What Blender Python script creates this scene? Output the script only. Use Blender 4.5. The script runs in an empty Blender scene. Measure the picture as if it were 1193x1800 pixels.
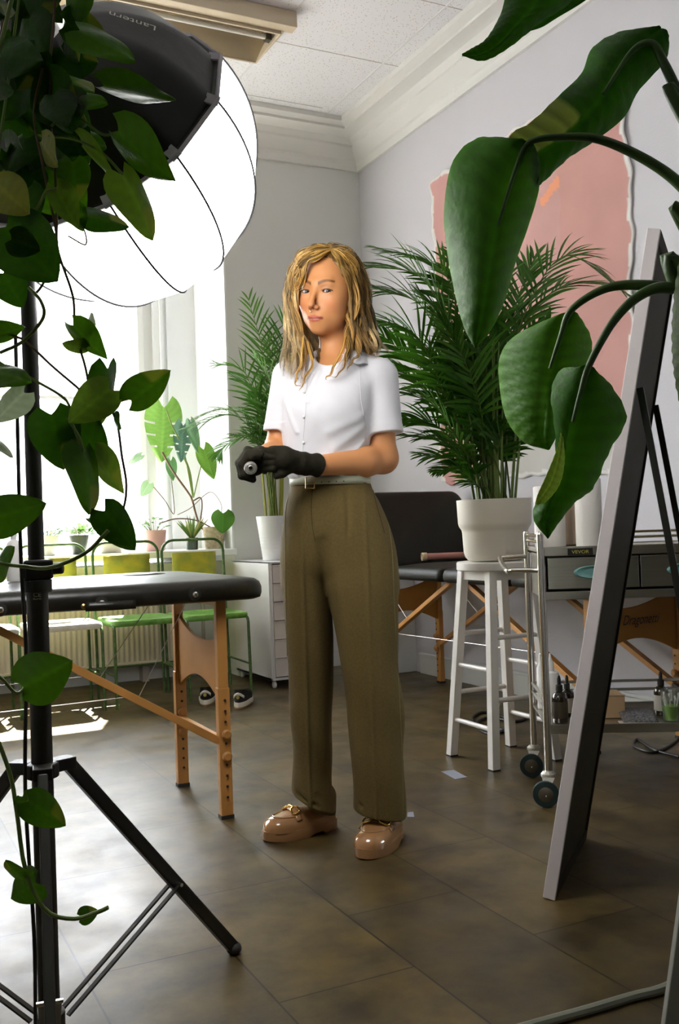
import bpy, bmesh, math, random
import numpy as np
from mathutils import Vector, Matrix
random.seed(7); np.random.seed(7)
SC = bpy.context.scene
COL = SC.collection

# ---------------------------------------------------------------- camera
FPX, CAMH = 1724.0, 0.915
YAW, PITCH, ROLL = .46127, .01482, .03375
def cam_axes():
    f = np.array([math.sin(YAW)*math.cos(PITCH), math.cos(YAW)*math.cos(PITCH), math.sin(PITCH)])
    r = np.array([math.cos(YAW), -math.sin(YAW), 0.0]); d = np.cross(f, r)
    c, s = math.cos(ROLL), math.sin(ROLL)
    return c*r+s*d, -s*r+c*d, f
AR, AD, AF = cam_axes()
AU = -AD
EYE = np.array([0, 0, CAMH])
cd = bpy.data.cameras.new('camera'); cam = bpy.data.objects.new('camera', cd); COL.objects.link(cam)
cam.matrix_world = Matrix(((AR[0], AU[0], -AF[0], 0), (AR[1], AU[1], -AF[1], 0), (AR[2], AU[2], -AF[2], CAMH), (0, 0, 0, 1)))
cd.sensor_fit = 'VERTICAL'; cd.sensor_height = 36; cd.lens = FPX/1800*36; cd.clip_start = .02; cd.clip_end = 200
SC.camera = cam

# ---------------------------------------------------------------- world, sun, exposure
W = bpy.data.worlds.new('sky'); SC.world = W; W.use_nodes = True
bg = W.node_tree.nodes['Background']; bg.inputs[0].default_value = (.90, .94, 1, 1); bg.inputs[1].default_value = 11.0
SAZ, SEL = math.radians(21.5), math.radians(55)
sl = bpy.data.lights.new('sun', 'SUN'); sl.energy = 150; sl.angle = .009; sl.color = (1, .95, .86)
so = bpy.data.objects.new('sun', sl); COL.objects.link(so)
so.rotation_euler = Vector((-math.sin(SAZ)*math.cos(SEL), -math.cos(SAZ)*math.cos(SEL), -math.sin(SEL))).to_track_quat('-Z', 'Y').to_euler()
# daylight arriving through the window opening (a portal: only guides sampling of the sky)
pl = bpy.data.lights.new('window_portal', 'AREA'); pl.shape = 'RECTANGLE'; pl.size = 2.9; pl.size_y = 2.2; pl.cycles.is_portal = True
po = bpy.data.objects.new('window_portal', pl); COL.objects.link(po); po.location = (.38, 6.56, 1.88); po.rotation_euler = (-math.pi/2, 0, 0)
LANTERN_POWER = 7.5
SC.view_settings.view_transform = 'Standard'; SC.view_settings.look = 'None'
SC.view_settings.exposure = 1.0; SC.view_settings.gamma = 1; SC.view_settings.use_curve_mapping = False
SC.cycles.use_denoising = True; SC.cycles.max_bounces = 9; SC.cycles.diffuse_bounces = 5; SC.cycles.glossy_bounces = 4
SC.cycles.transparent_max_bounces = 12; SC.cycles.sample_clamp_indirect = 6

# ---------------------------------------------------------------- where a pixel's ray meets a plane / depth
def ray(x, y): return AR*((x-596.5)/FPX)+AD*((y-900)/FPX)+AF
def D(x, y, d): return EYE+ray(x, y)*d
def onz(x, y, z=0):
    r = ray(x, y); return EYE+r*(z-CAMH)/r[2]
def onx(x, y, X):
    r = ray(x, y); return EYE+r*X/r[0]
def ony(x, y, Y):
    r = ray(x, y); return EYE+r*Y/r[1]
def A(*v): return np.array(v, float)
def nrm(v):
    v = np.asarray(v, float); return v/(np.linalg.norm(v)+1e-12)

# ---------------------------------------------------------------- materials
def mat(name, col, rough=.5, metal=0.0, noise=0.0, nscale=20, bump=0.0, bscale=60, spec=.5, col2=None, trans=0.0, coat=0.0, sheen=0.0, emis=None, estr=0.0, sss=0.0, attr=None, stretch=None):
    m = bpy.data.materials.new(name); m.use_nodes = True; nt = m.node_tree; N = nt.nodes; L = nt.links
    b = N['Principled BSDF']
    b.inputs['Roughness'].default_value = rough; b.inputs['Metallic'].default_value = metal
    b.inputs['Specular IOR Level'].default_value = spec
    b.inputs['Base Color'].default_value = (*col, 1)
    b.inputs['Coat Weight'].default_value = coat; b.inputs['Sheen Weight'].default_value = sheen
    tc = N.new('ShaderNodeTexCoord'); vec = tc.outputs['Object']
    if stretch:
        mp = N.new('ShaderNodeMapping'); mp.inputs['Scale'].default_value = stretch; L.new(vec, mp.inputs[0]); vec = mp.outputs[0]
    src = None
    if attr:
        a = N.new('ShaderNodeAttribute'); a.attribute_name = attr; src = a.outputs['Color']; L.new(src, b.inputs['Base Color'])
    if noise or col2:
        n = N.new('ShaderNodeTexNoise'); n.inputs['Scale'].default_value = nscale; n.inputs['Detail'].default_value = 5; L.new(vec, n.inputs['Vector'])
        mx = N.new('ShaderNodeMix'); mx.data_type = 'RGBA'
        c2 = col2 if col2 else tuple(min(1, c*(1-noise)) for c in col)
        c1 = col if col2 else tuple(min(1, c*(1+noise)) for c in col)
        mx.inputs[6].default_value = (*c1, 1); mx.inputs[7].default_value = (*c2, 1)
        cr = N.new('ShaderNodeMapRange'); cr.inputs[1].default_value = .35; cr.inputs[2].default_value = .65
        L.new(n.outputs[0], cr.inputs[0]); L.new(cr.outputs[0], mx.inputs[0])
        L.new(mx.outputs[2], b.inputs['Base Color']); src = mx.outputs[2]
    if bump:
        n = N.new('ShaderNodeTexNoise'); n.inputs['Scale'].default_value = bscale; n.inputs['Detail'].default_value = 4; L.new(vec, n.inputs['Vector'])
        bp = N.new('ShaderNodeBump'); bp.inputs['Strength'].default_value = bump; bp.inputs['Distance'].default_value = .01
        L.new(n.outputs[0], bp.inputs['Height']); L.new(bp.outputs[0], b.inputs['Normal'])
    if sss:
        b.inputs['Subsurface Weight'].default_value = sss; b.inputs['Subsurface Radius'].default_value = (1, .35, .2); b.inputs['Subsurface Scale'].default_value = .008
    if emis:
        b.inputs['Emission Color'].default_value = (*emis, 1); b.inputs['Emission Strength'].default_value = estr
    if trans:
        t = N.new('ShaderNodeBsdfTranslucent'); ms = N.new('ShaderNodeMixShader'); ms.inputs[0].default_value = trans
        tcol = tuple(min(1, c*k) for c, k in zip(col, (1.9, 1.5, .7)))
        t.inputs[0].default_value = (*tcol, 1)
        if src is not None and attr: L.new(src, t.inputs[0])
        L.new(b.outputs[0], ms.inputs[1]); L.new(t.outputs[0], ms.inputs[2]); L.new(ms.outputs[0], N['Material Output'].inputs[0])
    return m
def glass_mat(name, tint=(1, 1, 1), refl=.08, body=0.0):
    m = bpy.data.materials.new(name); m.use_nodes = True; nt = m.node_tree; N = nt.nodes; L = nt.links; N.clear()
    o = N.new('ShaderNodeOutputMaterial'); t = N.new('ShaderNodeBsdfTransparent'); g = N.new('ShaderNodeBsdfGlossy'); ms = N.new('ShaderNodeMixShader')
    lw = N.new('ShaderNodeLayerWeight'); lw.inputs[0].default_value = .25
    mr = N.new('ShaderNodeMapRange'); mr.inputs[3].default_value = refl; mr.inputs[4].default_value = .7
    t.inputs[0].default_value = (*tint, 1); g.inputs['Roughness'].default_value = .05
    L.new(lw.outputs['Fresnel'], mr.inputs[0]); L.new(mr.outputs[0], ms.inputs[0]); L.new(t.outputs[0], ms.inputs[1]); L.new(g.outputs[0], ms.inputs[2])
    if body:
        d = N.new('ShaderNodeBsdfDiffuse'); d.inputs[0].default_value = (*tint, 1); m2 = N.new('ShaderNodeMixShader'); m2.inputs[0].default_value = body
        L.new(ms.outputs[0], m2.inputs[1]); L.new(d.outputs[0], m2.inputs[2]); L.new(m2.outputs[0], o.inputs[0])
    else: L.new(ms.outputs[0], o.inputs[0])
    return m

# ---------------------------------------------------------------- mesh builder
class MB:
    def __init__(s): s.v = []; s.f = []; s.n = 0; s.cols = []
    def add(s, v, f):
        v = np.asarray(v, float).reshape(-1, 3); s.v.append(v); s.f += [tuple(int(i)+s.n for i in q) for q in f]; s.n += len(v); return s
    def box(s, a, b, R=None, c=None):
        x0, y0, z0 = a; x1, y1, z1 = b
        v = A(x0,y0,z0, x1,y0,z0, x1,y1,z0, x0,y1,z0, x0,y0,z1, x1,y0,z1, x1,y1,z1, x0,y1,z1).reshape(-1, 3)
        if R is not None: v = v@np.asarray(R)+(c if c is not None else 0)
        return s.add(v, [(0,3,2,1), (4,5,6,7), (0,1,5,4), (1,2,6,5), (2,3,7,6), (3,0,4,7)])
    def bar(s, p, q, w, h, up=(0, 0, 1)):
        p = A(*p); q = A(*q); t = nrm(q-p); up = A(*up)
        if abs(t@nrm(up)) > .97: up = A(1, 0, 0)
        x = nrm(np.cross(t, up)); y = np.cross(x, t)
        v = [e+x*i*w/2+y*j*h/2 for e in (p, q) for i, j in ((-1,-1), (1,-1), (1,1), (-1,1))]
        return s.add(v, [(0,1,2,3), (7,6,5,4), (0,4,5,1), (1,5,6,2), (2,6,7,3), (3,7,4,0)])
    def tube(s, pts, r, n=8, cap=True):
        P = np.asarray(pts, float); k = len(P); r = np.broadcast_to(np.asarray(r, float), (k,))
        T = np.gradient(P, axis=0); T /= (np.linalg.norm(T, axis=1)[:, None]+1e-12)
        u = nrm(np.cross(T[0], A(0, 0, 1) if abs(T[0][2]) < .9 else A(1, 0, 0)))
        an = np.arange(n)/n*2*math.pi; V = []
        for i in range(k):
            u = nrm(u-T[i]*(u@T[i])); w = np.cross(T[i], u)
            V.append(P[i]+r[i]*(np.cos(an)[:, None]*u+np.sin(an)[:, None]*w))
        F = [(i*n+j, i*n+(j+1) % n, (i+1)*n+(j+1) % n, (i+1)*n+j) for i in range(k-1) for j in range(n)]
        if cap: F += [tuple(range(n))[::-1], tuple((k-1)*n+j for j in range(n))]
        return s.add(np.concatenate(V), F)
    def lathe(s, prof, c=(0, 0, 0), n=32, axis=(0, 0, 1), cap=True):
        ax = nrm(axis); u = nrm(np.cross(ax, A(0, 1, 0) if abs(ax[1]) < .9 else A(1, 0, 0))); w = np.cross(ax, u); c = A(*c)
        an = np.arange(n)/n*2*math.pi
        V = [c+ax*z+r*(np.cos(an)[:, None]*u+np.sin(an)[:, None]*w) for r, z in prof]; k = len(prof)
        F = [(i*n+j, i*n+(j+1) % n, (i+1)*n+(j+1) % n, (i+1)*n+j) for i in range(k-1) for j in range(n)]
        if cap: F += [tuple(range(n))[::-1], tuple((k-1)*n+j for j in range(n))]
        return s.add(np.concatenate(V), F)
    def grid(s, G, close_u=False, flip=False):
        G = np.asarray(G, float); a, b = G.shape[:2]; F = []
        for i in range(a-1 if not close_u else a):
            for j in range(b-1):
                q = (i*b+j, ((i+1) % a)*b+j, ((i+1) % a)*b+j+1, i*b+j+1); F.append(q[::-1] if flip else q)
        return s.add(G.reshape(-1, 3), F)
    def prism(s, poly, off):
        P = np.asarray(poly, float); n = len(P); off = A(*off)
        return s.add(np.concatenate([P, P+off]), [tuple(range(n))[::-1], tuple(range(n, 2*n))]+[(i, (i+1) % n, n+(i+1) % n, n+i) for i in range(n)])
    def sphere(s, c, r, n=12, m=8):
        c = A(*c); r = np.broadcast_to(np.asarray(r, float), (3,)); V = [c+r*A(0, 0, -1)]
        for i in range(1, m):
            t = -math.pi/2+math.pi*i/m
            for j in range(n):
                p = 2*math.pi*j/n; V.append(c+r*A(math.cos(t)*math.cos(p), math.cos(t)*math.sin(p), math.sin(t)))
        V.append(c+r*A(0, 0, 1)); F = [(0, 1+(j+1) % n, 1+j) for j in range(n)]
        for i in range(m-2): F += [(1+i*n+j, 1+i*n+(j+1) % n, 1+(i+1)*n+(j+1) % n, 1+(i+1)*n+j) for j in range(n)]
        l = len(V)-1; F += [(l, 1+(m-2)*n+j, 1+(m-2)*n+(j+1) % n) for j in range(n)]
        return s.add(V, F)
ORI = {}
def empty(name, loc, label, cat, group=None):
    o = bpy.data.objects.new(name, None); COL.objects.link(o); o.location = [float(x) for x in loc]; o.empty_display_size = .05
    o['label'] = label; o['category'] = cat
    if group: o['group'] = group
    ORI[o.name] = A(*loc); return o
def mesh_obj(name, mb, m, origin, smooth=True, bevel=0.0, solid=0.0, sub=0, cols=None, angle=40):
    me = bpy.data.meshes.new(name); V = np.concatenate(mb.v)-origin if mb.v else np.zeros((0, 3))
    me.from_pydata(V.tolist(), [], mb.f)
    if smooth:
        me.polygons.foreach_set('use_smooth', [True]*len(me.polygons))
        if angle: me.set_sharp_from_angle(angle=math.radians(angle))
    if cols is not None:
        ca = me.color_attributes.new('Col', 'FLOAT_COLOR', 'POINT'); c4 = np.ones((len(V), 4)); c4[:, :3] = cols; ca.data.foreach_set('color', c4.ravel())
    me.materials.append(m); o = bpy.data.objects.new(name, me); COL.objects.link(o)
    if bevel:
        b = o.modifiers.new('bevel', 'BEVEL'); b.width = bevel; b.segments = 2; b.limit_method = 'ANGLE'; b.angle_limit = math.radians(50)
    if solid:
        b = o.modifiers.new('thickness', 'SOLIDIFY'); b.thickness = solid; b.offset = 0
    if sub:
        b = o.modifiers.new('sub', 'SUBSURF'); b.levels = sub; b.render_levels = sub
    return o
def part(name, mb, m, parent, label=None, **kw):
    org = ORI[parent.name]; o = mesh_obj(name, mb, m, org, **kw); o.parent = parent; ORI[o.name] = org
    if label: o['label'] = label
    return o
def solo(name, mb, m, label, cat, group=None, kind=None, origin=None, **kw):
    V = np.concatenate(mb.v); lo, hi = V.min(0), V.max(0)
    org = A((lo[0]+hi[0])/2, (lo[1]+hi[1])/2, lo[2]) if origin is None else A(*origin)
    o = mesh_obj(name, mb, m, org, **kw); o.location = org; ORI[o.name] = org
    if label: o['label'] = label
    if cat: o['category'] = cat
    if group: o['group'] = group
    if kind: o['kind'] = kind
    return o
def struct(name, mb, m, parent=None, label=None, **kw):
    if parent is not None: return part(name, mb, m, parent, **kw)
    return solo(name, mb, m, label, None, kind='structure', origin=(0, 0, 0), **kw)
def copy_tree(o, parent=None):
    c = o.copy(); COL.objects.link(c); ORI[c.name] = ORI[o.name]
    if parent is not None: c.parent = parent
    for ch in list(o.children): copy_tree(ch, c)
    return c
def spline(pts, n):
    P = np.asarray(pts, float); k = len(P)
    if k == 2: return P[0]+(P[1]-P[0])*np.linspace(0, 1, n)[:, None]
    Q = np.vstack([2*P[0]-P[1], P, 2*P[-1]-P[-2]]); t = np.linspace(0, k-1-1e-9, n); i = t.astype(int); u = (t-i)[:, None]
    a, b, c, d = Q[i], Q[i+1], Q[i+2], Q[i+3]
    return .5*((2*b)+(-a+c)*u+(2*a-5*b+4*c-d)*u**2+(-a+3*b-3*c+d)*u**3)
def text_part(name, txt, m, parent, origin, xdir, ydir, size, ext=.0005, width=None, shear=0):
    cu = bpy.data.curves.new(name, 'FONT'); cu.body = txt; cu.size = 1; cu.extrude = 0; cu.shear = shear; cu.align_x = 'CENTER'; cu.align_y = 'CENTER'
    o = bpy.data.objects.new(name, cu); COL.objects.link(o); bpy.context.view_layer.update()
    me = bpy.data.meshes.new_from_object(o.evaluated_get(bpy.context.evaluated_depsgraph_get())); bpy.data.objects.remove(o); bpy.data.curves.remove(cu)
    co = np.zeros(len(me.vertices)*3); me.vertices.foreach_get('co', co); co = co.reshape(-1, 3)
    co[:, :2] -= (co[:, :2].max(0)+co[:, :2].min(0))/2
    w = co[:, 0].max()-co[:, 0].min(); sx = size if width is None else width/w
    X = nrm(xdir); Y = nrm(ydir); Z = np.cross(X, Y); V = A(*origin)+co[:, :1]*sx*X+co[:, 1:2]*size*Y+Z*ext
    mb = MB(); mb.add(V, [tuple(p.vertices) for p in me.polygons]); bpy.data.meshes.remove(me)
    return part(name, mb, m, parent, smooth=False)
# ================================================================ the room
WX, WY, CZ = 3.12, 5.82, 3.56           # right wall, window wall, ceiling
M_wall = mat('painted_wall', (.68, .69, .67), .75, bump=.08, bscale=90)
M_white = mat('white_paint', (.80, .80, .79), .45)
M_reveal = mat('reveal_paint', (.80, .81, .82), .7)
def floor_mat():
    m = bpy.data.materials.new('vinyl_floor_tiles'); m.use_nodes = True; nt = m.node_tree; N = nt.nodes; L = nt.links; b = N['Principled BSDF']
    tc = N.new('ShaderNodeTexCoord'); sp = N.new('ShaderNodeSeparateXYZ'); cb = N.new('ShaderNodeCombineXYZ'); L.new(tc.outputs['Object'], sp.inputs[0])
    ax = N.new('ShaderNodeMath'); ax.operation = 'ADD'; ax.inputs[1].default_value = 3.05-1.02; L.new(sp.outputs[0], ax.inputs[0])
    ay = N.new('ShaderNodeMath'); ay.operation = 'ADD'; ay.inputs[1].default_value = 6.13-1.775; L.new(sp.outputs[1], ay.inputs[0])
    L.new(ay.outputs[0], cb.inputs[0]); L.new(ax.outputs[0], cb.inputs[1])
    br = N.new('ShaderNodeTexBrick'); br.offset = .5; br.inputs['Scale'].default_value = 1; br.inputs['Brick Width'].default_value = .613; br.inputs['Row Height'].default_value = .305
    br.inputs['Mortar Size'].default_value = .0026; br.inputs['Mortar Smooth'].default_value = .3; br.inputs['Bias'].default_value = 0
    br.inputs['Color1'].default_value = (.74, .74, .74, 1); br.inputs['Color2'].default_value = (1.18, 1.16, 1.12, 1); br.inputs['Mortar'].default_value = (.10, .09, .07, 1)
    L.new(cb.outputs[0], br.inputs['Vector'])
    n1 = N.new('ShaderNodeTexNoise'); n1.inputs['Scale'].default_value = 5; n1.inputs['Detail'].default_value = 9; n1.inputs['Roughness'].default_value = .68; L.new(tc.outputs['Object'], n1.inputs['Vector'])
    cr = N.new('ShaderNodeValToRGB'); cr.color_ramp.elements[0].position = .36; cr.color_ramp.elements[0].color = (.034, .022, .005, 1)
    cr.color_ramp.elements[1].position = .64; cr.color_ramp.elements[1].color = (.112, .077, .022, 1); L.new(n1.outputs[0], cr.inputs[0])
    mx = N.new('ShaderNodeMix'); mx.data_type = 'RGBA'; mx.blend_type = 'MULTIPLY'; mx.inputs[0].default_value = 1
    L.new(cr.outputs[0], mx.inputs[6]); L.new(br.outputs['Color'], mx.inputs[7]); L.new(mx.outputs[2], b.inputs['Base Color'])
    n2 = N.new('ShaderNodeTexNoise'); n2.inputs['Scale'].default_value = 6; n2.inputs['Detail'].default_value = 2; L.new(tc.outputs['Object'], n2.inputs['Vector'])
    mr = N.new('ShaderNodeMapRange'); mr.inputs[1].default_value = .3; mr.inputs[2].default_value = .7; mr.inputs[3].default_value = .34; mr.inputs[4].default_value = .48
    L.new(n2.outputs[0], mr.inputs[0]); L.new(mr.outputs[0], b.inputs['Roughness'])
    bp = N.new('ShaderNodeBump'); bp.inputs['Strength'].default_value = .0; bp.inputs['Distance'].default_value = .002; L.new(br.outputs['Fac'], bp.inputs['Height']); bp.invert = True
    L.new(bp.outputs[0], b.inputs['Normal']); b.inputs['Specular IOR Level'].default_value = .52
    return m
def ceiling_mat():
    m = bpy.data.materials.new('acoustic_ceiling_tiles'); m.use_nodes = True; nt = m.node_tree; N = nt.nodes; L = nt.links; b = N['Principled BSDF']; b.inputs['Roughness'].default_value = .9
    tc = N.new('ShaderNodeTexCoord'); v = N.new('ShaderNodeTexVoronoi'); v.inputs['Scale'].default_value = 62; L.new(tc.outputs['Object'], v.inputs['Vector'])
    lt = N.new('ShaderNodeMath'); lt.operation = 'LESS_THAN'; lt.inputs[1].default_value = .2; L.new(v.outputs['Distance'], lt.inputs[0])
    mx = N.new('ShaderNodeMix'); mx.data_type = 'RGBA'; mx.inputs[6].default_value = (.80, .80, .82, 1); mx.inputs[7].default_value = (.50, .46, .40, 1); L.new(lt.outputs[0], mx.inputs[0])
    L.new(mx.outputs[2], b.inputs['Base Color']); return m
f = MB(); f.box((-3.2, -2.6, -.06), (WX+.3, 6.9, 0)); struct('floor', f, floor_mat(), label='brown stone-look vinyl tile floor with staggered joints', smooth=False)
M_ceil = ceiling_mat()
c = MB(); c.box((-3.2, -2.6, CZ), (WX+.3, 6.9, CZ+.08)); struct('ceiling', c, M_ceil, label='white ceiling of pinholed acoustic tiles', smooth=False)
M_joint = mat('ceiling_joint', (.42, .37, .33), .8)
j = MB()
for yy in (4.85, 5.52, 4.18, 3.51, 2.84): j.box((-3, yy-.002, CZ-.0015), (3.04 if yy < 5 else 2.72, yy+.002, CZ))
struct('trim_1', j, M_joint, label='thin dark joints between the ceiling tiles', smooth=False)
M_jl = mat('ceiling_batten', (.72, .72, .73), .8)
j = MB(); j.box((2.78, -2, CZ-.003), (2.792, 5.60, CZ)); j.box((2.09, -2, CZ-.003), (2.10, 5.6, CZ)); j.box((-3, 5.6, CZ-.003), (2.792, 5.612, CZ))
struct('trim_2', j, M_jl, label='raised white edging strips on the ceiling tiles', smooth=False)
w = MB(); w.box((WX, -2.6, 0), (WX+.2, 6.9, CZ)); struct('wall_right', w, mat('lilac_grey_wall', (.60, .585, .62), .75, bump=.08, bscale=90), label='pale lilac-grey right wall', smooth=False)
# window wall with its opening
OX0, OX1, OZ0, OZ1 = -1.05, 2.147, .76, 3.02
w = MB(); w.box((OX1, WY, 0), (WX, 6.62, CZ)); w.box((-3.2, WY, 0), (OX0, 6.62, CZ)); w.box((OX0, WY, OZ1), (OX1, 6.62, CZ)); w.box((OX0, 6.06, 0), (OX1, 6.62, OZ0-.04))
w.box((1.86, 6.44, OZ0-.04), (OX1, 6.62, OZ1))
struct('wall_back', w, M_wall, label='pale grey window wall with a deep window niche', smooth=False)
r = MB(); r.box((OX1-.012, WY+.0, OZ0+.04), (OX1, 6.44, OZ1)); r.box((1.84, 6.425, OZ0+.04), (OX1-.012, 6.462, OZ1)); r.box((1.93, 6.41, OZ0+.04), (1.95, 6.425, OZ1)); r.box((1.885, 6.405, OZ0+.04), (1.9, 6.425, OZ1))
struct('trim_3', r, M_reveal, label='white painted window reveal', smooth=False)
w = MB(); w.box((-3.4, -2.6, 0), (-3.2, 6.9, CZ)); struct('wall_left', w, M_wall, label='grey left wall beyond the frame', smooth=False)
w = MB(); w.box((-3.2, -2.8, 0), (WX, -2.6, CZ)); struct('wall_front', w, mat('dark_wall', (.07, .06, .045), .8), label='wall behind the camera coloured dark to cut bounce', smooth=False)  # unseen wall given a near-black colour to reduce bounce light
# window sashes
win = empty('window_1', (.4, 6.5, OZ0), 'tall white window with bright panes', 'window'); win['kind'] = 'structure'; del win['category']
fr = MB()
for a, b in (((-1.0, 6.46, OZ0+.04), (-.94, 6.54, OZ1)), ((1.76, 6.46, OZ0+.04), (1.86, 6.54, OZ1)), ((.36, 6.46, OZ0+.04), (.46, 6.54, OZ1)), ((-1.0, 6.46, OZ0+.04), (1.86, 6.54, OZ0+.12)), ((-1.0, 6.46, OZ1-.06), (1.86, 6.54, OZ1)), ((1.735, 6.43, OZ0+.04), (1.775, 6.47, OZ1)), ((-1.0, 6.475, 1.80), (1.86, 6.525, 1.825))): fr.box(a, b)
part('window_frame', fr, M_white, win, smooth=False, bevel=.004)
for k, (x0, x1) in enumerate(((-.94, .36), (.46, 1.76))):
    g = MB(); g.box((x0, 6.498, OZ0+.12), (x1, 6.502, OZ1-.06)); part('pane', g, glass_mat('window_glass'), win, smooth=False)
s = MB(); s.box((OX0, WY-.045, OZ0), (OX1-.0, 6.46, OZ0+.04)); struct('trim_4', s, M_white, label='deep white window sill', smooth=False, bevel=.004)
# cornice: stepped profile swept along both walls, mitred in the corner
prof = [(0, 3.30), (.02, 3.30), (.025, 3.325), (.035, 3.34), (.035, 3.36), (.05, 3.375), (.075, 3.40), (.09, 3.43), (.09, 3.445), (.11, 3.46), (.12, 3.475), (.15, 3.49), (.19, 3.50), (.19, 3.515), (.235, 3.53), (.235, 3.56), (0, 3.56)]
mo = MB(); ring = lambda f: [f(o, z) for o, z in prof]
mo.grid([ring(lambda o, z: (-3.2, WY-o, z)), ring(lambda o, z: (WX-o, WY-o, z)), ring(lambda o, z: (WX-o, -2.6, z))])
struct('trim_5', mo, mat('cornice_plaster', (.74, .73, .70), .7), label='moulded plaster cornice', angle=25)
# skirting and the boxed pier low on the right wall
b = MB(); b.box((WX-.02, -2.6, 0), (WX, 5.2, .11)); b.box((WX-.028, -2.6, .11), (WX, 5.2, .125)); struct('baseboard_right', b, M_wall, label='painted skirting board on the right wall', smooth=False, bevel=.003)
b = MB(); b.box((2.98, 5.27, 0), (WX, WY, .72)); struct('trim_6', b, M_wall, label='low boxed pipe casing in the corner', smooth=False, bevel=.004)
b = MB(); b.box((OX1, WY-.018, 0), (2.98, WY, .1)); struct('baseboard_back', b, M_wall, label='painted skirting on the window wall', smooth=False, bevel=.003)
# pale house across the street
M_fac = mat('house_render', (.75, .73, .70), .9)
fa = empty('house', (2, 16, -3), 'pale rendered house across the street seen through the window', 'house')
h = MB(); h.box((-14, 16, -3), (12, 17, 5.0)); part('facade', h, M_fac, fa, smooth=False)
for i in range(9):
    for zz in (-.8, 2.2):
        h = MB(); h.box((-12+i*2.6, 15.95, zz), (-11+i*2.6, 16.02, zz+1.7)); part('window', h, mat('house_window', (.35, .4, .45), .3) if i == 0 and zz < 0 else bpy.data.materials['house_window'], fa, smooth=False)
g = MB(); g.box((-20, 6.9, -3.1), (20, 18, -3)); solo('street', g, mat('asphalt', (.3, .3, .3), .9), 'grey street below the window', None, kind='structure', smooth=False)

# radiator under the sill
rd = empty('radiator', (.7, 5.93, .0), 'white ribbed panel radiator under the window sill', 'radiator')
M_rad = mat('radiator_enamel', (.46, .41, .39), .4)
b = MB(); n = 86; xs = np.linspace(-.85, 1.83, n*4+1); y = 5.885+.006*np.cos(np.arange(n*4+1)/4*2*math.pi)
b.grid([[(x, yy, .14), (x, yy, .60)] for x, yy in zip(xs, y)], flip=True); b.box((-.85, 5.893, .14), (1.83, 5.97, .60)); part('panel', b, M_rad, rd, angle=80)
b = MB(); b.box((-.86, 5.875, .60), (1.84, 5.98, .615)); b.box((-.86, 5.875, .125), (1.84, 5.98, .14)); part('rim', b, M_rad, rd, smooth=False, bevel=.003)
b = MB(); b.tube([(1.98, 5.98, 0), (1.98, 5.98, .7)], .012, 10); b.tube([(2.06, 5.99, 0), (2.06, 5.99, .7)], .012, 10); b.tube([(1.98, 5.98, .2), (1.83, 5.95, .2)], .009, 8); part('pipe', b, M_rad, rd)
b = MB()
for x in (-.6, 1.6): b = MB(); b.box((x-.02, 5.972, .0), (x+.02, 6.055, .55)); part('bracket', b, M_rad, rd, smooth=False)

# ceiling light: long beige batten with an open reflector
M_beige = mat('beige_fitting', (.50, .42, .30), .4); M_refl = mat('reflector', (.42, .33, .2), .25, metal=.6)
lt = empty('ceiling_light', (.9, 4.55, CZ), 'long beige fluorescent ceiling light with one bare tube, unlit', 'ceiling light')
LX1, LY0, LY1 = 2.10, 4.52, 4.94
b = MB(); b.box((-.6, LY0, CZ-.085), (LX1, LY0+.07, CZ-.003)); b.box((-.6, LY0+.07, CZ-.03), (LX1, LY1, CZ-.002)); part('housing', b, M_beige, lt, smooth=False, bevel=.003)
b = MB(); b.box((-.6, LY1-.012, CZ-.10), (LX1-.06, LY1, CZ-.03)); b.box((LX1-.07, LY0+.07, CZ-.10), (LX1-.06, LY1-.012, CZ-.03)); b.box((-.6, LY0+.07, CZ-.10), (LX1-.07, LY0+.082, CZ-.03)); part('rim', b, M_beige, lt, smooth=False, bevel=.002)
b = MB(); b.grid([[(x, yy, zz) for yy, zz in ((LY0+.09, CZ-.09), (LY0+.13, CZ-.06), (LY0+.2, CZ-.04), (LY0+.3, CZ-.06), (LY1-.014, CZ-.095))] for x in (-.6, LX1-.072)], flip=False); part('reflector', b, M_refl, lt, solid=.002)
b = MB(); b.tube([(-.6, LY0+.17, CZ-.075), (LX1-.11, LY0+.17, CZ-.075)], .013, 12); part('tube', b, mat('fluorescent_tube', (.7, .68, .62), .3), lt)
b = MB(); b.box((LX1-.11, LY0+.15, CZ-.095), (LX1-.08, LY0+.19, CZ-.04)); part('socket', b, mat('dark_socket', (.06, .05, .03), .5), lt, smooth=False)
# ================================================================ furniture and equipment
M_vinyl = mat('black_vinyl', (.010, .009, .006), .33, bump=.12, bscale=25, spec=.42)
M_vin2 = mat('matte_black_vinyl', (.010, .009, .005), .5, bump=.12, bscale=25, spec=.25)
M_beech = mat('beech_wood', (.50, .235, .06), .45, noise=.12, nscale=9, stretch=(1, 1, .15))
M_ply = mat('plywood_panel', (.42, .19, .04), .6, spec=.2, noise=.08, nscale=6)
M_chrome = mat('chrome', (.82, .80, .76), .18, metal=1)
M_steel = mat('brushed_steel', (.52, .50, .44), .32, metal=1, noise=.05, nscale=30, stretch=(.1, .1, 4))
M_cable = mat('steel_cable', (.62, .58, .52), .35, metal=.7)
M_blk = mat('black_plastic', (.014, .013, .010), .45)
M_blkm = mat('black_metal', (.016, .015, .012), .38)
M_brass = mat('brass', (.62, .42, .16), .3, metal=1)
M_wpl = mat('white_plastic', (.78, .77, .74), .4)
M_rub = mat('dark_rubber', (.02, .02, .017), .7)
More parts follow.
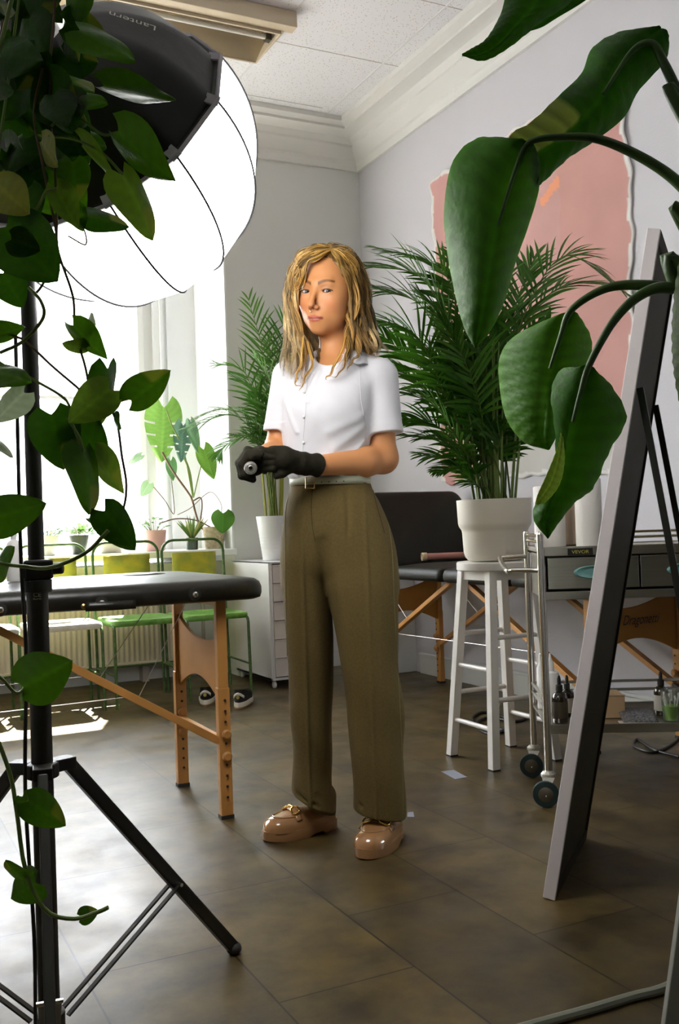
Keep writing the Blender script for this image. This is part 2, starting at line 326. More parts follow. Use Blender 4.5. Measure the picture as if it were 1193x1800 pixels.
def rrect(x0, x1, y0, y1, r, n=6):
    out = []
    for cx, cy, a0 in ((x1-r, y0+r, -90), (x1-r, y1-r, 0), (x0+r, y1-r, 90), (x0+r, y0+r, 180)):
        for i in range(n+1):
            a = math.radians(a0+90*i/n); out.append((cx+r*math.cos(a), cy+r*math.sin(a)))
    return out
def cushion(x0, x1, y0, y1, z0, z1, r=.06, dome=.012):
    h = z1-z0; L = []
    for ins, z in ((.02, z0), (.004, z0+.006), (0, z0+.02), (0, z0+h*.55), (.006, z0+h*.78), (.02, z0+h*.93), (.045, z1-.001), (.10, z1+dome*.6), (.16, z1+dome)):
        L.append([(x, y, z) for x, y in rrect(x0+ins, x1-ins, y0+ins, y1-ins, max(.01, r-ins*.6))])
    return L
def loft_rings(mb, L, tf=lambda p: p, cap=True):
    n = len(L[0]); V = np.array([[tf(p) for p in ring] for ring in L], float); k = len(L)
    F = [(i*n+j, i*n+(j+1) % n, (i+1)*n+(j+1) % n, (i+1)*n+j) for i in range(k-1) for j in range(n)]
    if cap: F += [tuple(range(n))[::-1], tuple((k-1)*n+j for j in range(n))]
    mb.add(V.reshape(-1, 3), F); return mb

def leg_pair(root, tf, l, w0, w1, writing=None):
    for w in (w0, w1):
        b = MB(); b.bar(tf(l, w, .30), tf(l, w, .70), .028, .034, up=tf(1, 0, 0)-tf(0, 0, 0)); b.bar(tf(l+.0, w, .0), tf(l+.0, w, .415), .03, .04, up=tf(1, 0, 0)-tf(0, 0, 0))
        lg = part('leg', b, M_beech, root, smooth=False, bevel=.003)
        h = MB()
        for k in range(10):
            z = .07+.034*k
            for s in (-1,):
                c = tf(l, w, z)+(tf(1, 0, 0)-tf(0, 0, 0))*(-.0155); ax = tf(-1, 0, 0)-tf(0, 0, 0); h.lathe([(0.0045, 0), (.0045, .0015)], c, 8, ax)
                c = tf(l, w, z)+(tf(0, -1, 0)-tf(0, 0, 0))*.0205; ax = tf(0, -1, 0)-tf(0, 0, 0); h.lathe([(0.0045, 0), (.0045, .0015)], c, 8, ax)
        h_ = part('peg_holes', h, M_rub, lg)
        for z in (.20, .27): k_ = MB(); k_.lathe([(.013, 0), (.016, .004), (.016, .010), (.011, .015)], tf(l, w, z)+(tf(0, -1, 0)-tf(0, 0, 0))*.021, 12, tf(0, -1, 0)-tf(0, 0, 0)); part('height_knob', k_, M_beech, lg)
        ft = MB(); ft.bar(tf(l, w, 0), tf(l, w, .012), .033, .043, up=tf(1, 0, 0)-tf(0, 0, 0)); part('foot', ft, M_rub, lg, smooth=False)
    # curved plywood panel between the legs
    ww = np.linspace(0, 1, 15); top = [tf(l-.006, w0+(w1-w0)*t, .625-.045*math.sin(t*math.pi)-.05*(1-t)) for t in ww]; bot = [tf(l-.006, w0+(w1-w0)*t, .36+.07*math.sin(t*math.pi)) for t in ww]
    b = MB(); b.prism(top+bot[::-1], (tf(1, 0, 0)-tf(0, 0, 0))*.012); part('end_panel', b, M_ply, root, smooth=False)
    b = MB(); b.bar(tf(l, w0, .69), tf(l, w1, .69), .03, .03); part('cross_rail', b, M_beech, root, smooth=False)

# ---- massage table by the window
t1 = empty('massage_table', (.3, 3.22, 0), 'black padded massage table with carry handle, in front of the green chairs', 'massage table', 'folding massage tables')
tf1 = lambda l, w, z: A(1.17-l, 2.90+w, z)
b = MB(); loft_rings(b, cushion(.28, 1.17, 2.885, 3.56, .695, .765)); part('cushion', b, M_vinyl, t1, angle=70)
b = MB(); loft_rings(b, cushion(-.68, .27, 2.885, 3.56, .695, .765)); part('cushion', b, M_vinyl, t1, angle=70)
b = MB(); an = np.linspace(0, 2*math.pi, 33)[:-1]; c0 = onz(285, 1003, .785); 
b.lathe([(.02, .004), (.075, .006), (.085, .001), (.09, -.01)], (.86, 3.24, .775), 28); part('face_hole_plug', b, M_vinyl, t1)
leg_pair(t1, tf1, .125, .085, .545)
tfb = lambda l, w, z: A(-.68+l, 2.90+w, z); leg_pair(t1, tfb, .125, .085, .545)
b = MB(); b.bar((1.03, 3.005, .245), (.33, 3.005, .675), .024, .034, up=(0, 1, 0)); part('brace', b, M_beech, t1, smooth=False, bevel=.002); b = MB(); b.bar((-.55, 3.005, .245), (.15, 3.005, .675), .024, .034, up=(0, 1, 0)); part('brace', b, M_beech, t1, smooth=False, bevel=.002)
b = MB(); b.bar((1.04, 2.985, .245), (1.04, 3.45, .245), .022, .022); part('stretcher', b, M_beech, t1, smooth=False, bevel=.002)
b = MB(); B0 = A(.77, 3.02, .405); B1 = A(.62, 3.4, .46)
for p, q in (((.78, 3.02, .40), (1.08, 3.40, .69)), ((.66, 3.02, .47), (.95, 3.40, .69)), ((.74, 3.02, .41), (-.3, 3.02, .40)), ((.66, 3.2, .46), (-.3, 3.3, .44))): b = MB(); b.tube([p, q], .0016, 6); part('tension_cable', b, M_cable, t1)
for px, py in ((342, 1045), (178, 1060), (0, 1072)):
    c = ony(px, py, 2.882); b = MB(); b.lathe([(.019, 0), (.019, .004), (.008, .005)], c, 18, (0, -1, 0)); kn = part('corner_bolt', b, M_blk, t1); b = MB(); b.lathe([(.009, .004), (.009, .010), (.005, .014)], c, 12, (0, -1, 0)); part('bolt_head', b, M_chrome, kn)
c = ony(147, 1066, 2.882); b = MB(); b.lathe([(.008, 0), (.008, .004), (.003, .007)], c, 12, (0, -1, 0)); part('rivet', b, M_brass, t1)
p0, p1_ = ony(150, 1067, 2.872), ony(238, 1062, 2.872); b = MB(); b.grid([[p+A(0, -.012*math.sin(math.pi*t), z) for z in (-.013, .013)] for t, p in zip(np.linspace(0, 1, 12), [p0+(p1_-p0)*t for t in np.linspace(0, 1, 12)])]); part('carry_handle', b, M_vinyl, t1, solid=.006)

# ---- massage table along the right wall, with raised backrest
t2 = empty('massage_table', (2.77, 3.6, 0), 'black massage table with raised backrest along the right wall, behind the stool', 'massage table', 'folding massage tables')
tf2 = lambda l, w, z: A(2.50+w, 2.80+l, z)
for y0, y1 in ((2.74, 3.40), (3.405, 3.93), (3.935, 4.42)):
    b = MB(); loft_rings(b, cushion(2.47, 3.08, y0, y1, .635, .705, r=.035)); part('cushion', b, M_vin2, t2, angle=70)
Rb = math.radians(66); cb, sb = math.cos(Rb), math.sin(Rb)
b = MB(); loft_rings(b, cushion(2.47, 3.08, 0, .46, -.035, .035, r=.07), lambda p: (p[0], 4.47+p[1]*cb-p[2]*sb+.02, .67+p[1]*sb+p[2]*cb)); part('backrest', b, M_vin2, t2, angle=70)
b = MB(); loft_rings(b, cushion(2.5, 3.05, 4.62, 5.05, .62, .66, r=.035)); part('frame_pad', b, M_vin2, t2, angle=70)
leg_pair(t2, tf2, .2, .06, .52)
tf2b = lambda l, w, z: A(2.50+w, 5.0-l, z); leg_pair(t2, tf2b, .2, .06, .50)
for x in (2.56, 3.0):
    b = MB(); b.bar((x, 4.80, .22), (x, 3.95, .64), .022, .03, up=(1, 0, 0)); part('brace', b, M_beech, t2, smooth=False, bevel=.002); b = MB(); b.bar((x, 3.0, .22), (x, 3.85, .64), .022, .03, up=(1, 0, 0)); part('brace', b, M_beech, t2, smooth=False, bevel=.002)
b = MB()
for p, q in (((2.56, 4.55, .34), (2.56, 3.3, .36)), ((3.0, 4.55, .36), (3.0, 3.3, .36)), ((2.56, 4.4, .42), (2.56, 4.7, .66)), ((3.0, 3.35, .40), (3.0, 2.95, .66)), ((3.0, 4.4, .42), (3.0, 4.75, .66))): b = MB(); b.tube([p, q], .0015, 6); part('tension_cable', b, M_cable, t2)
c_ = tf2(.182, .31, .50); text_part('panel_lettering', 'Dragonetti', mat('dark_print', (.05, .03, .012), .6), t2, c_, (1, 0, 0), (0.0, 0, 1), .055, .001, width=.195, shear=.45)
# things on that table
ro = empty('fabric_roll', onz(742, 962, .73), 'pink rolled paper tube with open cream end lying on black treatment table', 'roll')
p, q = A(2.64, 4.33, .745), A(2.93, 4.24, .745); b = MB(); b.tube([p, q], .017, 16); part('wrap', b, mat('pink_paper', (.45, .20, .17), .6), ro)
b = MB(); d_ = nrm(q-p); b.tube([p-d_*.022, p+d_*.004], .0195, 16, cap=False); part('end', b, mat('cream_card', (.62, .48, .30), .7), ro, solid=.003)
b = MB(); b.tube(spline([(2.74, 4.08, .74), (2.85, 4.03, .768), (2.95, 4.05, .768), (2.99, 4.10, .75)], 14), np.array([.012, .02, .028, .035, .04, .045, .045, .04, .04, .04, .035, .03, .02, .01]), 10)
solo('cloth_bundle', b, mat('black_cloth', (.014, .016, .018), .85, bump=.4, bscale=40), 'crumpled black cloth lying beside the pink roll on the treatment table', 'cloth')

# ---- chairs in a row under the sill
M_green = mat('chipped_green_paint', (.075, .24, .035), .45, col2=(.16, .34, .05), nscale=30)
M_gtube = mat('dark_green_tube', (.035, .085, .02), .4, col2=(.08, .16, .03), nscale=40)
M_yel = mat('worn_yellow_paint', (.50, .44, .02), .5, col2=(.30, .33, .03), nscale=14)
M_sunseat = mat('sunlit_seat_tone', (.62, .62, .55), .5, noise=.1)  # strong sunlight on the seats put into the colour as a pale tone
def chair(x0, label, seatmat):
    x1 = x0+.375; yb, yf = 5.56, 5.14
    t = empty('metal_chair', ((x0+x1)/2, 5.33, 0), label, 'chair', 'old tubular metal chairs under the sill')
    b = MB(); P = []
    zt = .868; r = .07
    pts = [(x0, yb-.06, 0), (x0, yb-.02, .5), (x0, yb, zt-r)]+[(x0+r-r*math.cos(a), yb, zt-r+r*math.sin(a)) for a in np.linspace(.2, math.pi/2, 6)]+[(x1-r+r*math.sin(a), yb, zt-r+r*math.cos(a)) for a in np.linspace(0, math.pi/2-.2, 6)]+[(x1, yb, zt-r), (x1, yb-.02, .5), (x1, yb-.06, 0)]
    b.tube(pts, .008, 10); part('back_frame', b, M_gtube, t)
    b = MB(); b.grid([[(x, yb-.006-.02*math.sin((x-x0)/.375*math.pi)-.006, z) for z in (.60, .64, .70, .76, .795)] for x in np.linspace(x0+.055, x1-.055, 8)]); part('backrest', b, M_yel, t, solid=.006)
    b = MB(); loft_rings(b, [[(x, y, z) for x, y in rrect(x0+i, x1-i, yf+i, yb-.035-i, .05)] for i, z in ((.004, .425), (0, .43), (0, .447), (.004, .455), (.02, .457), (.05, .450))]); part('seat', b, seatmat, t)
    for xx in (x0+.012, x1-.012):
        b = MB(); b.tube([(xx, yf+.10, .43), (xx, yf+.03, .432), (xx, yf+.012, .42), (xx, yf+.005, .40), (xx, yf-.01, .0)], .0085, 10); part('leg', b, M_gtube, t)
    b = MB(); b.tube([(x0+.012, yf, .17), (x0, yb-.05, .17)], .006, 8); b.tube([(x1-.012, yf, .17), (x1, yb-.05, .17)], .006, 8); b.tube([(x0, yb-.05, .17), (x1, yb-.05, .17)], .006, 8); part('stretcher', b, M_gtube, t)
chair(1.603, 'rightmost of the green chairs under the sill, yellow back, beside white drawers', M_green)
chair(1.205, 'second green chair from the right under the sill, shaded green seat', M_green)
chair(.79, 'green framed chair with seat coloured pale as if sunlit, behind the light stand', M_sunseat)
chair(.375, 'leftmost metal chair with seat coloured pale as if sunlit, cut by the left edge', M_sunseat)

# ---- white drawer unit
du = empty('drawer_unit', (2.29, 5.5, 0), 'narrow white metal drawer unit on casters beside the window niche', 'drawer unit')
M_cab = mat('white_lacquer', (.72, .71, .70), .35)
M_cabf = mat('white_lacquer_front', (.66, .61, .57), .4)
b = MB(); b.box((2.125, 5.215, .045), (2.135, 5.79, .725)); b.box((2.405, 5.215, .045), (2.415, 5.79, .725)); b.box((2.125, 5.215, .715), (2.415, 5.79, .725)); b.box((2.125, 5.215, .045), (2.415, 5.79, .06)); b.box((2.13, 5.78, .05), (2.41, 5.79, .72)); b.box((2.135, 5.212, .05), (2.147, 5.23, .72)); part('body', b, M_cab, du, smooth=False, bevel=.002)
for k in range(6):
    z0 = .066+k*.1075; b = MB(); b.box((2.149, 5.208, z0), (2.403, 5.70, z0+.1035)); b.box((2.149, 5.20, z0+.099), (2.403, 5.21, z0+.1035)); part('drawer', b, M_cabf, du, smooth=False, bevel=.0015)
for x in (2.15, 2.39):
    for y in (5.24, 5.76):
        b = MB(); b.lathe([(.016, -.009), (.02, -.006), (.02, .006), (.016, .009)], (x, y, .02), 14, (1, 0, 0)); b.tube([(x, y, .025), (x, y, .046)], .006, 8); part('caster', b, M_wpl, du)

# ---- stool
st = empty('bar_stool', (2.23, 3.14, 0), 'white wooden bar stool carrying the big potted palm', 'stool')
M_stool = mat('white_stool_paint', (.72, .69, .64), .4)
b = MB(); b.lathe([(.148, .728), (.153, .732), (.153, .757), (.148, .762), (.1, .762)], (2.23, 3.14, 0), 40); part('seat', b, M_stool, st)
cs = {}
for i, (sx, sy) in enumerate(((-1, 1), (-1, -1), (1, 1), (1, -1))):
    top = A(2.23+sx*.092, 3.14+sy*.092, .728); bot = A(2.23+sx*.142, 3.14+sy*.142, 0); cs[(sx, sy)] = (top, bot)
    b = MB(); h = .0165; b.add([e+A(a*h, c*h, 0) for e in (bot, top) for a, c in ((-1,-1), (1,-1), (1,1), (-1,1))], [(3,2,1,0), (4,5,6,7), (0,1,5,4), (1,2,6,5), (2,3,7,6), (3,0,4,7)])
    lg = part('leg', b, M_stool, st, smooth=False, bevel=.002); b = MB(); b.box(bot-A(.017, .017, 0), bot+A(.017, .017, .006)); part('foot_pad', b, M_rub, lg, smooth=False)
at_ = lambda k, z: cs[k][1]+(cs[k][0]-cs[k][1])*z/.728
for k1, k2, zs in (((-1, 1), (-1, -1), (.36, .145)), ((1, 1), (1, -1), (.36, .145)), ((-1, -1), (1, -1), (.48, .25)), ((-1, 1), (1, 1), (.48, .25))):
    for z in zs: b = MB(); b.tube([at_(k1, z), at_(k2, z)], .0095, 12); part('rung', b, M_stool, st)
b = MB()
for k1, k2 in (((-1, 1), (-1, -1)), ((1, 1), (1, -1)), ((-1, -1), (1, -1)), ((-1, 1), (1, 1))): b.bar(at_(k1, .71), at_(k2, .71), .018, .035)
part('apron', b, M_stool, st, smooth=False)

# ---- steel trolley
M_zinc = mat('zinc_plate', (.50, .48, .42), .4, metal=.55)
SV = A(.508, .861, 0); LV = A(.861, -.508, 0); CO = A(1.987, 2.55, 0); CW, CL = .372, .62
ct = empty('steel_cart', CO+SV*CW/2+LV*CL/2, 'stainless steel tool cart with two drawers, teal handles and casters, behind the leaning mirror', 'cart')
cf = lambda l, s, z: CO+LV*l+SV*s+A(0, 0, z)
def cbox(b, l0, l1, s0, s1, z0, z1):
    v = [cf(l, s, z) for z in (z0, z1) for l, s in ((l0, s0), (l1, s0), (l1, s1), (l0, s1))]; return b.add(v, [(0,3,2,1), (4,5,6,7), (0,1,5,4), (1,2,6,5), (2,3,7,6), (3,0,4,7)])
for l in (0, CL):
    for s in (0, CW):
        b = MB(); b.tube([cf(l, s, .105), cf(l, s, .868)], .0125, 16); b.lathe([(.0125, .866), (.010, .874), (.004, .877)], cf(l, s, 0), 16); part('post', b, M_chrome, ct)
        b = MB(); w = cf(l, s, .042)+A(-.03, -.02, 0) if l == 0 else cf(l, s, .042)
        axd = nrm(A(-.62, -.78, 0)) if l == 0 else A(1, 0, 0)
        b.lathe([(.012, -.011), (.024, -.013), (.041, -.010), (.042, 0), (.041, .010), (.024, .013), (.012, .011)], w, 28, axd); cs_ = part('caster', b, mat('teal_wheel_rubber', (.012, .030, .030), .4) if 'teal_wheel_rubber' not in bpy.data.materials else bpy.data.materials['teal_wheel_rubber'], ct)
        b = MB(); b.lathe([(.005, -.018), (.023, -.0140), (.024, -.0132)], w, 24, axd); b.lathe([(.024, .0132), (.023, .0140), (.005, .018)], w, 24, axd); part('hub', b, mat('hub_plastic', (.07, .055, .03), .5) if 'hub_plastic' not in bpy.data.materials else bpy.data.materials['hub_plastic'], cs_)
        b = MB()
        for sg in (-1, 1):
            pl_ = [w+axd*sg*.018+A(0, 0, -.006), w+axd*sg*.018+(cf(l, s, 0)-w)*A(1, 1, 0)*.7+A(0, 0, .05)+nrm(np.cross(axd, A(0, 0, 1)))*.018, w+axd*sg*.018+(cf(l, s, 0)-w)*A(1, 1, 0)*.7+A(0, 0, .05)-nrm(np.cross(axd, A(0, 0, 1)))*.022]
            b.prism(pl_, axd*.0025*sg)
        b.lathe([(.022, .088), (.024, .092), (.024, .10), (.016, .108)], cf(l, s, 0)*A(1, 1, 0)+(w-cf(l, s, 0))*A(.15, .15, 0), 18); part('fork', b, M_zinc, cs_, smooth=False)
b = MB(); cbox(b, .005, CL-.005, .0, CW, .805, .822); cbox(b, .0, CL, -.004, .004, .795, .826); cbox(b, 0, CL, CW-.004, CW+.004, .795, .826); part('top_tray', b, M_steel, ct, smooth=False, bevel=.003)
b = MB(); cbox(b, .012, .016, .012, CW-.012, .66, .80); cbox(b, CL-.016, CL-.012, .012, CW-.012, .66, .80); cbox(b, .012, CL-.012, CW-.016, CW-.012, .66, .80); cbox(b, .012, CL-.012, -.002, CW-.012, .655, .663); cbox(b, .0, CL, -.006, 0, .655, .682); part('drawer_case', b, M_steel, ct, smooth=False, bevel=.002)
M_teal = mat('teal_plastic', (.16, .34, .32), .4)
for l0, l1 in ((.02, .307), (.313, .60)):
    b = MB(); cbox(b, l0, l1, -.008, -.002, .69, .79); cbox(b, l0+.005, l1-.005, 0, .28, .695, .76); dr = part('drawer', b, M_steel, ct, smooth=False, bevel=.0015)
    b = MB(); c_ = cf((l0+l1)/2, -.008, .742); rings = []
    for k, o in ((1, 0), (1, .006), (.9, .011), (.55, .004)): rings.append([c_+LV*.062*k*math.cos(a)+A(0, 0, .021)*k*math.sin(a)-SV*o for a in np.linspace(0, 2*math.pi, 33)[:-1]])
    loft_rings(b, rings); part('handle', b, M_teal, dr, angle=30)
b = MB(); cbox(b, .085, .165, -.0062, -.0045, .797, .819); bd = part('brand_plate', b, mat('plate_black', (.015, .014, .01), .4), ct, smooth=False)
text_part('brand_lettering', 'VEVOR', mat('plate_lettering', (.55, .48, .10), .5), bd, cf(.125, -.0065, .808), LV, (0, 0, 1), .015, .0008, width=.055)
b = MB()
for z in (.862, .843):
    b.tube([cf(0, CW, z), cf(CL, CW, z)], .005, 10); b.tube([cf(0, 0, z), cf(0, CW, z)], .005, 10)
part('gallery_rail', b, mat('warm_steel', (.55, .45, .28), .25, metal=1), ct)
b = MB(); b.tube(spline([cf(0, .0, .752), cf(-.03, .015, .752), cf(-.085, .05, .752), cf(-.105, .08, .752), cf(-.105, CW-.08, .783), cf(-.085, CW-.05, .785), cf(-.03, CW-.015, .785), cf(0, CW, .785)], 40), .0085, 12); part('push_handle', b, M_chrome, ct)
b = MB(); cbox(b, 0, CL, 0, CW, .243, .25); cbox(b, 0, CL, -.003, .003, .225, .255); cbox(b, 0, CL, CW-.003, CW+.003, .225, .255); part('lower_shelf', b, M_steel, ct, smooth=False, bevel=.002)
b = MB()
for z in (.30, .33): b.tube([cf(0, 0, z), cf(0, CW, z)], .005, 8); b.tube([cf(0, CW, z), cf(CL, CW, z)], .005, 8); b.tube([cf(CL, 0, z), cf(CL, CW, z)], .005, 8)
part('shelf_rail', b, M_steel, ct)

def lathe_thing(name, c, prof, m, label, cat, group=None, extra=(), n=28):
    t = empty(name, c, label, cat, group)
    for (pn, pr, pm) in ((prof[0], prof[1], m),)+tuple(extra):
        b = MB(); b.lathe(pr, c, n); part(pn, b, pm, t)
    return t
# paper towel rolls
M_paper = mat('paper_towel', (.80, .77, .72), .9, bump=.15, bscale=120)
M_card = mat('cardboard', (.42, .28, .15), .8)
for (l, s, r, h, lab) in ((.056, .17, .052, .205, 'white paper towel roll at the left end of the cart top, behind the leaf tip'), (.168, .066, .043, .222, 'white paper towel roll standing on the cart beside the mirror frame')):
    c = cf(l, s, .8225); lathe_thing('paper_towel_roll', c, ('paper', [(.018, 0), (r-.002, 0), (r, .003), (r, h-.003), (r-.002, h), (.018, h)]), M_paper, lab, 'paper towel', 'kitchen rolls on the cart', extra=(('core', [(.0175, .001), (.0175, h+.001), (.016, h+.001), (.016, .001)], M_card),))
c = cf(.15, .255, .8225); lathe_thing('towel_roll', c, ('cloth', [(.04, 0), (.055, .005), (.057, .16), (.05, .17), (.01, .165)]), mat('beige_towel', (.50, .40, .30), .9), 'beige rolled towel standing between the two white paper rolls', 'towel')
# bottles and supplies on the lower shelf
M_amb = mat('dark_glass', (.02, .014, .006), .12, spec=.8); M_lab = mat('dark_label', (.05, .035, .015), .6); M_labw = mat('pale_label', (.45, .42, .36), .6)
def dropper(l, s, sc, lm, lab):
    c = cf(l, s, .2515); k = sc
    lathe_thing('dropper_bottle', c, ('glass', [(.001, 0), (.022*k, 0), (.024*k, .003), (.024*k, .075*k), (.020*k, .088*k), (.010*k, .095*k), (.010*k, .10*k)]), M_amb, lab, 'bottle', 'dropper bottles on the cart', extra=(('label', [(.0245*k, .015*k), (.0247*k, .016*k), (.0247*k, .065*k), (.0245*k, .066*k)], lm), ('cap', [(.011*k, .097*k), (.011*k, .115*k), (.006*k, .118*k), (.006*k, .135*k), (.003*k, .145*k)], M_blk)))
dropper(.05, .05, 1.05, M_lab, 'dark dropper bottle nearest the cart post on lower shelf')
dropper(.09, .15, .95, M_labw, 'dropper bottle with pale label behind the dark one on lower shelf')
dropper(.40, .15, 1.0, M_labw, 'dropper bottle with white shoulder label behind the clear cup of swabs')
c = cf(.05, .24, .2515); lathe_thing('squeeze_bottle', c, ('body', [(.001, 0), (.03, 0), (.032, .004), (.032, .12), (.026, .135), (.012, .14), (.012, .15)]), M_wpl, 'white plastic squeeze bottle behind the dropper bottles on the cart', 'bottle', extra=(('cap', [(.013, .15), (.012, .165), (.004, .185), (.003, .2)], M_wpl),))
c = cf(.03, .30, .2515); lathe_thing('spray_bottle', c, ('body', [(.001, 0), (.02, 0), (.021, .004), (.021, .14), (.012, .16), (.012, .17)]), M_wpl, 'slim white bottle beside the far cart post on lower shelf', 'bottle', extra=(('cap', [(.013, .17), (.013, .19), (.004, .195)], M_wpl),))
bx = empty('cardboard_box', cf(.2, .16, .2515), 'small brown cardboard box on the lower cart shelf behind the mirror', 'box'); b = MB(); cbox(b, .13, .27, .10, .22, .2515, .325); part('carton', b, M_card, bx, smooth=False, bevel=.002); b = MB(); cbox(b, .128, .272, .098, .12, .3255, .3265); part('flap', b, M_card, bx, smooth=False)
b = MB(); rng = np.random.RandomState(3); c = cf(.16, .15, .327)
th = np.linspace(0, math.pi/2*.98, 9); ph = np.linspace(0, 2*math.pi, 25)[:-1]
G = [[c+A(.045*math.cos(t)*math.cos(p), .045*math.cos(t)*math.sin(p), .04*math.sin(t))*(1+.18*math.sin(5*p+9*t)+.1*rng.randn()*0) for p in ph] for t in th]
loft_rings(b, G); solo('plastic_bag', b, glass_mat('thin_plastic', (.9, .9, .92), .2, body=.5), 'crumpled clear plastic bag on the brown box on the cart', 'bag')
M_pouch = mat('speckled_foil', (.03, .03, .03), .35, col2=(.24, .24, .25), nscale=160)
b = MB(); pc = [cf(.245, .015, .253), cf(.355, .01, .253), cf(.365, .13, .275), cf(.25, .14, .275)]
b.grid([[pc[0]+(pc[1]-pc[0])*u+((pc[3]-pc[0])+(pc[2]-pc[1]-pc[3]+pc[0])*u)*v+A(0, 0, .012*math.sin(u*math.pi)*math.sin(v*math.pi)) for v in np.linspace(0, 1, 9)] for u in np.linspace(0, 1, 9)]); po_ = solo('foil_pouch', b, M_pouch, 'black and silver speckled pouch lying at the shelf edge', 'pouch', solid=.006)
b = MB(); cbox(b, .235, .35, .004, .05, .2512, .2535); solo('paper_sheet', b, mat('cream_paper', (.62, .52, .42), .8), 'cream paper slip under the speckled pouch', 'paper', smooth=False)
cp = cf(.405, .045, .2515); cu_ = empty('plastic_cup', cp, 'clear cup with green liquid and cotton swabs on the lower cart shelf', 'cup')
b = MB(); b.lathe([(.001, .002), (.026, .002), (.034, .10), (.0335, .10), (.0255, .003), (.001, .003)], cp, 24, cap=False); part('cup_wall', b, glass_mat('cup_plastic', (.94, .96, .93), .08, body=.04), cu_)
b = MB(); b.lathe([(.001, .004), (.0252, .004), (.0285, .048), (.001, .048)], cp, 24); part('liquid', b, mat('green_liquid', (.24, .50, .01), .2), cu_)
for k in range(9):
    a = k*.7; b = MB(); p = cp+A(.012*math.cos(a), .012*math.sin(a), .02); q = cp+A(.026*math.cos(a+.3), .026*math.sin(a+.3), .072+.006*(k % 3)); b.tube([p, q], .0018, 6); b.sphere(q, (.0035, .0035, .006), 8, 6); part('cotton_swab', b, M_paper, cu_)
bb = empty('storage_box', cf(.5, .12, .2515), 'dark open box at the right end of the cart shelf', 'box'); b = MB()
for l0, l1, s0, s1 in ((.45, .6, .04, .045), (.45, .6, .20, .205), (.45, .455, .04, .205), (.595, .6, .04, .205)): cbox(b, l0, l1, s0, s1, .2515, .345)
cbox(b, .45, .6, .04, .205, .2515, .255); part('box_wall', b, mat('dark_box', (.035, .025, .014), .6), bb, smooth=False)

# ---- cables on the floor
def floor_cable(pix, r, label, m=M_blk, z=None, n=60, name='cable', cat='cable'):
    z = r if z is None else z; b = MB(); b.tube(spline([onz(x, y, z) for x, y in pix], n), r, 8); return solo(name, b, m, label, cat)
floor_cable([(905, 1300), (880, 1282), (840, 1278), (830, 1262), (848, 1252), (880, 1258), (895, 1275), (868, 1290), (845, 1284), (838, 1270), (860, 1262), (905, 1268), (925, 1262)], .006, 'looped black cable on the floor under the white stool')
floor_cable([(1193, 1330), (1150, 1318), (1120, 1300), (1115, 1312), (1150, 1322), (1185, 1305), (1193, 1290)], .005, 'black cable lying on the floor under the cart right half')
floor_cable([(900, 1812), (960, 1795), (1040, 1773), (1110, 1752), (1166, 1737), (1230, 1705)], .009, 'pale grey hose curving across the bottom right floor corner', mat('pale_hose', (.20, .21, .16), .5), name='hose', cat='hose')
# tape
M_tape = mat('blue_grey_tape', (.24, .25, .30), .6)
b = MB(); q = [onz(775, 1356, .0006), onz(797, 1353.5, .0006), onz(821, 1366, .0006), onz(800, 1370, .0006)]; b.add(q, [(0, 3, 2, 1)]); solo('floor_tape', b, M_tape, 'grey blue strip of tape on the floor beside the stool', 'tape', smooth=False, solid=.0006)
b = MB(); q = [onz(716, 1428, .0006), onz(726, 1427, .0006), onz(728, 1436, .0006), onz(716, 1436, .0006)]; b.add(q, [(0, 3, 2, 1)]); solo('floor_tape', b, M_tape, 'small scrap of grey tape on the floor by the trouser hem', 'tape', smooth=False, solid=.0006)

# ---- leaning mirror
mn = A(1.487, 1.903, 0); mw = A(.757, .6535, 0); mr = A(.6535, -.757, 0); MT = A(0, 0, 0)
mup = nrm(A(0, 0, 1.576)+mr*.30); ML = 1.604; mth = nrm(np.cross(mw, mup)); MW = .485
if mth@mr > 0: mth = -mth
mm = empty('standing_mirror', mn+mw*MW/2, 'tall leaning mirror in a pale grey frame on black easel struts, seen edge-on at right', 'mirror')
M_mfr = mat('grey_washed_frame', (.74, .68, .68), .6, bump=.1, bscale=50); M_mdk = mat('dark_frame_back', (.040, .033, .014), .7, spec=.2)
def mpt(w, u, t): return mn+mw*w+mup*u+mth*t
def mbox(b, w0, w1, u0, u1, t0, t1):
    v = [mpt(w, u, t) for u in (u0, u1) for w, t in ((w0, t0), (w1, t0), (w1, t1), (w0, t1))]; return b.add(v, [(0,3,2,1), (4,5,6,7), (0,1,5,4), (1,2,6,5), (2,3,7,6), (3,0,4,7)])
T = .030
b = MB(); mbox(b, 0, .012, 0, ML, 0, T); part('side_rail', b, M_mfr, mm, smooth=False, bevel=.0015)
b = MB(); mbox(b, MW-.012, MW, 0, ML, 0, T); part('side_rail', b, M_mdk, mm, smooth=False, bevel=.0015)
b = MB(); mbox(b, .012, MW-.012, 0, .03, 0, T); part('bottom_rail', b, M_mdk, mm, smooth=False)
b = MB(); mbox(b, .012, MW-.012, ML-.03, ML, 0, T); part('top_rail', b, M_mdk, mm, smooth=False)
b = MB(); mbox(b, .012, MW-.012, .03, ML-.03, .006, .012); part('backing', b, M_mdk, mm, smooth=False)
b = MB(); mbox(b, .014, MW-.014, .032, ML-.032, .024, .027); part('mirror_glass', b, mat('mirror_silver', (.85, .87, .86), .03, metal=1), mm, smooth=False)
for w in (.03, MW-.05):
    b = MB(); p = mpt(w, 1.24, -.006); q = mn+mw*w+mr*.41+A(0, 0, .006); b.bar(p, q, .016, .012, up=mw); part('strut', b, M_blkm, mm, smooth=False, bevel=.001)
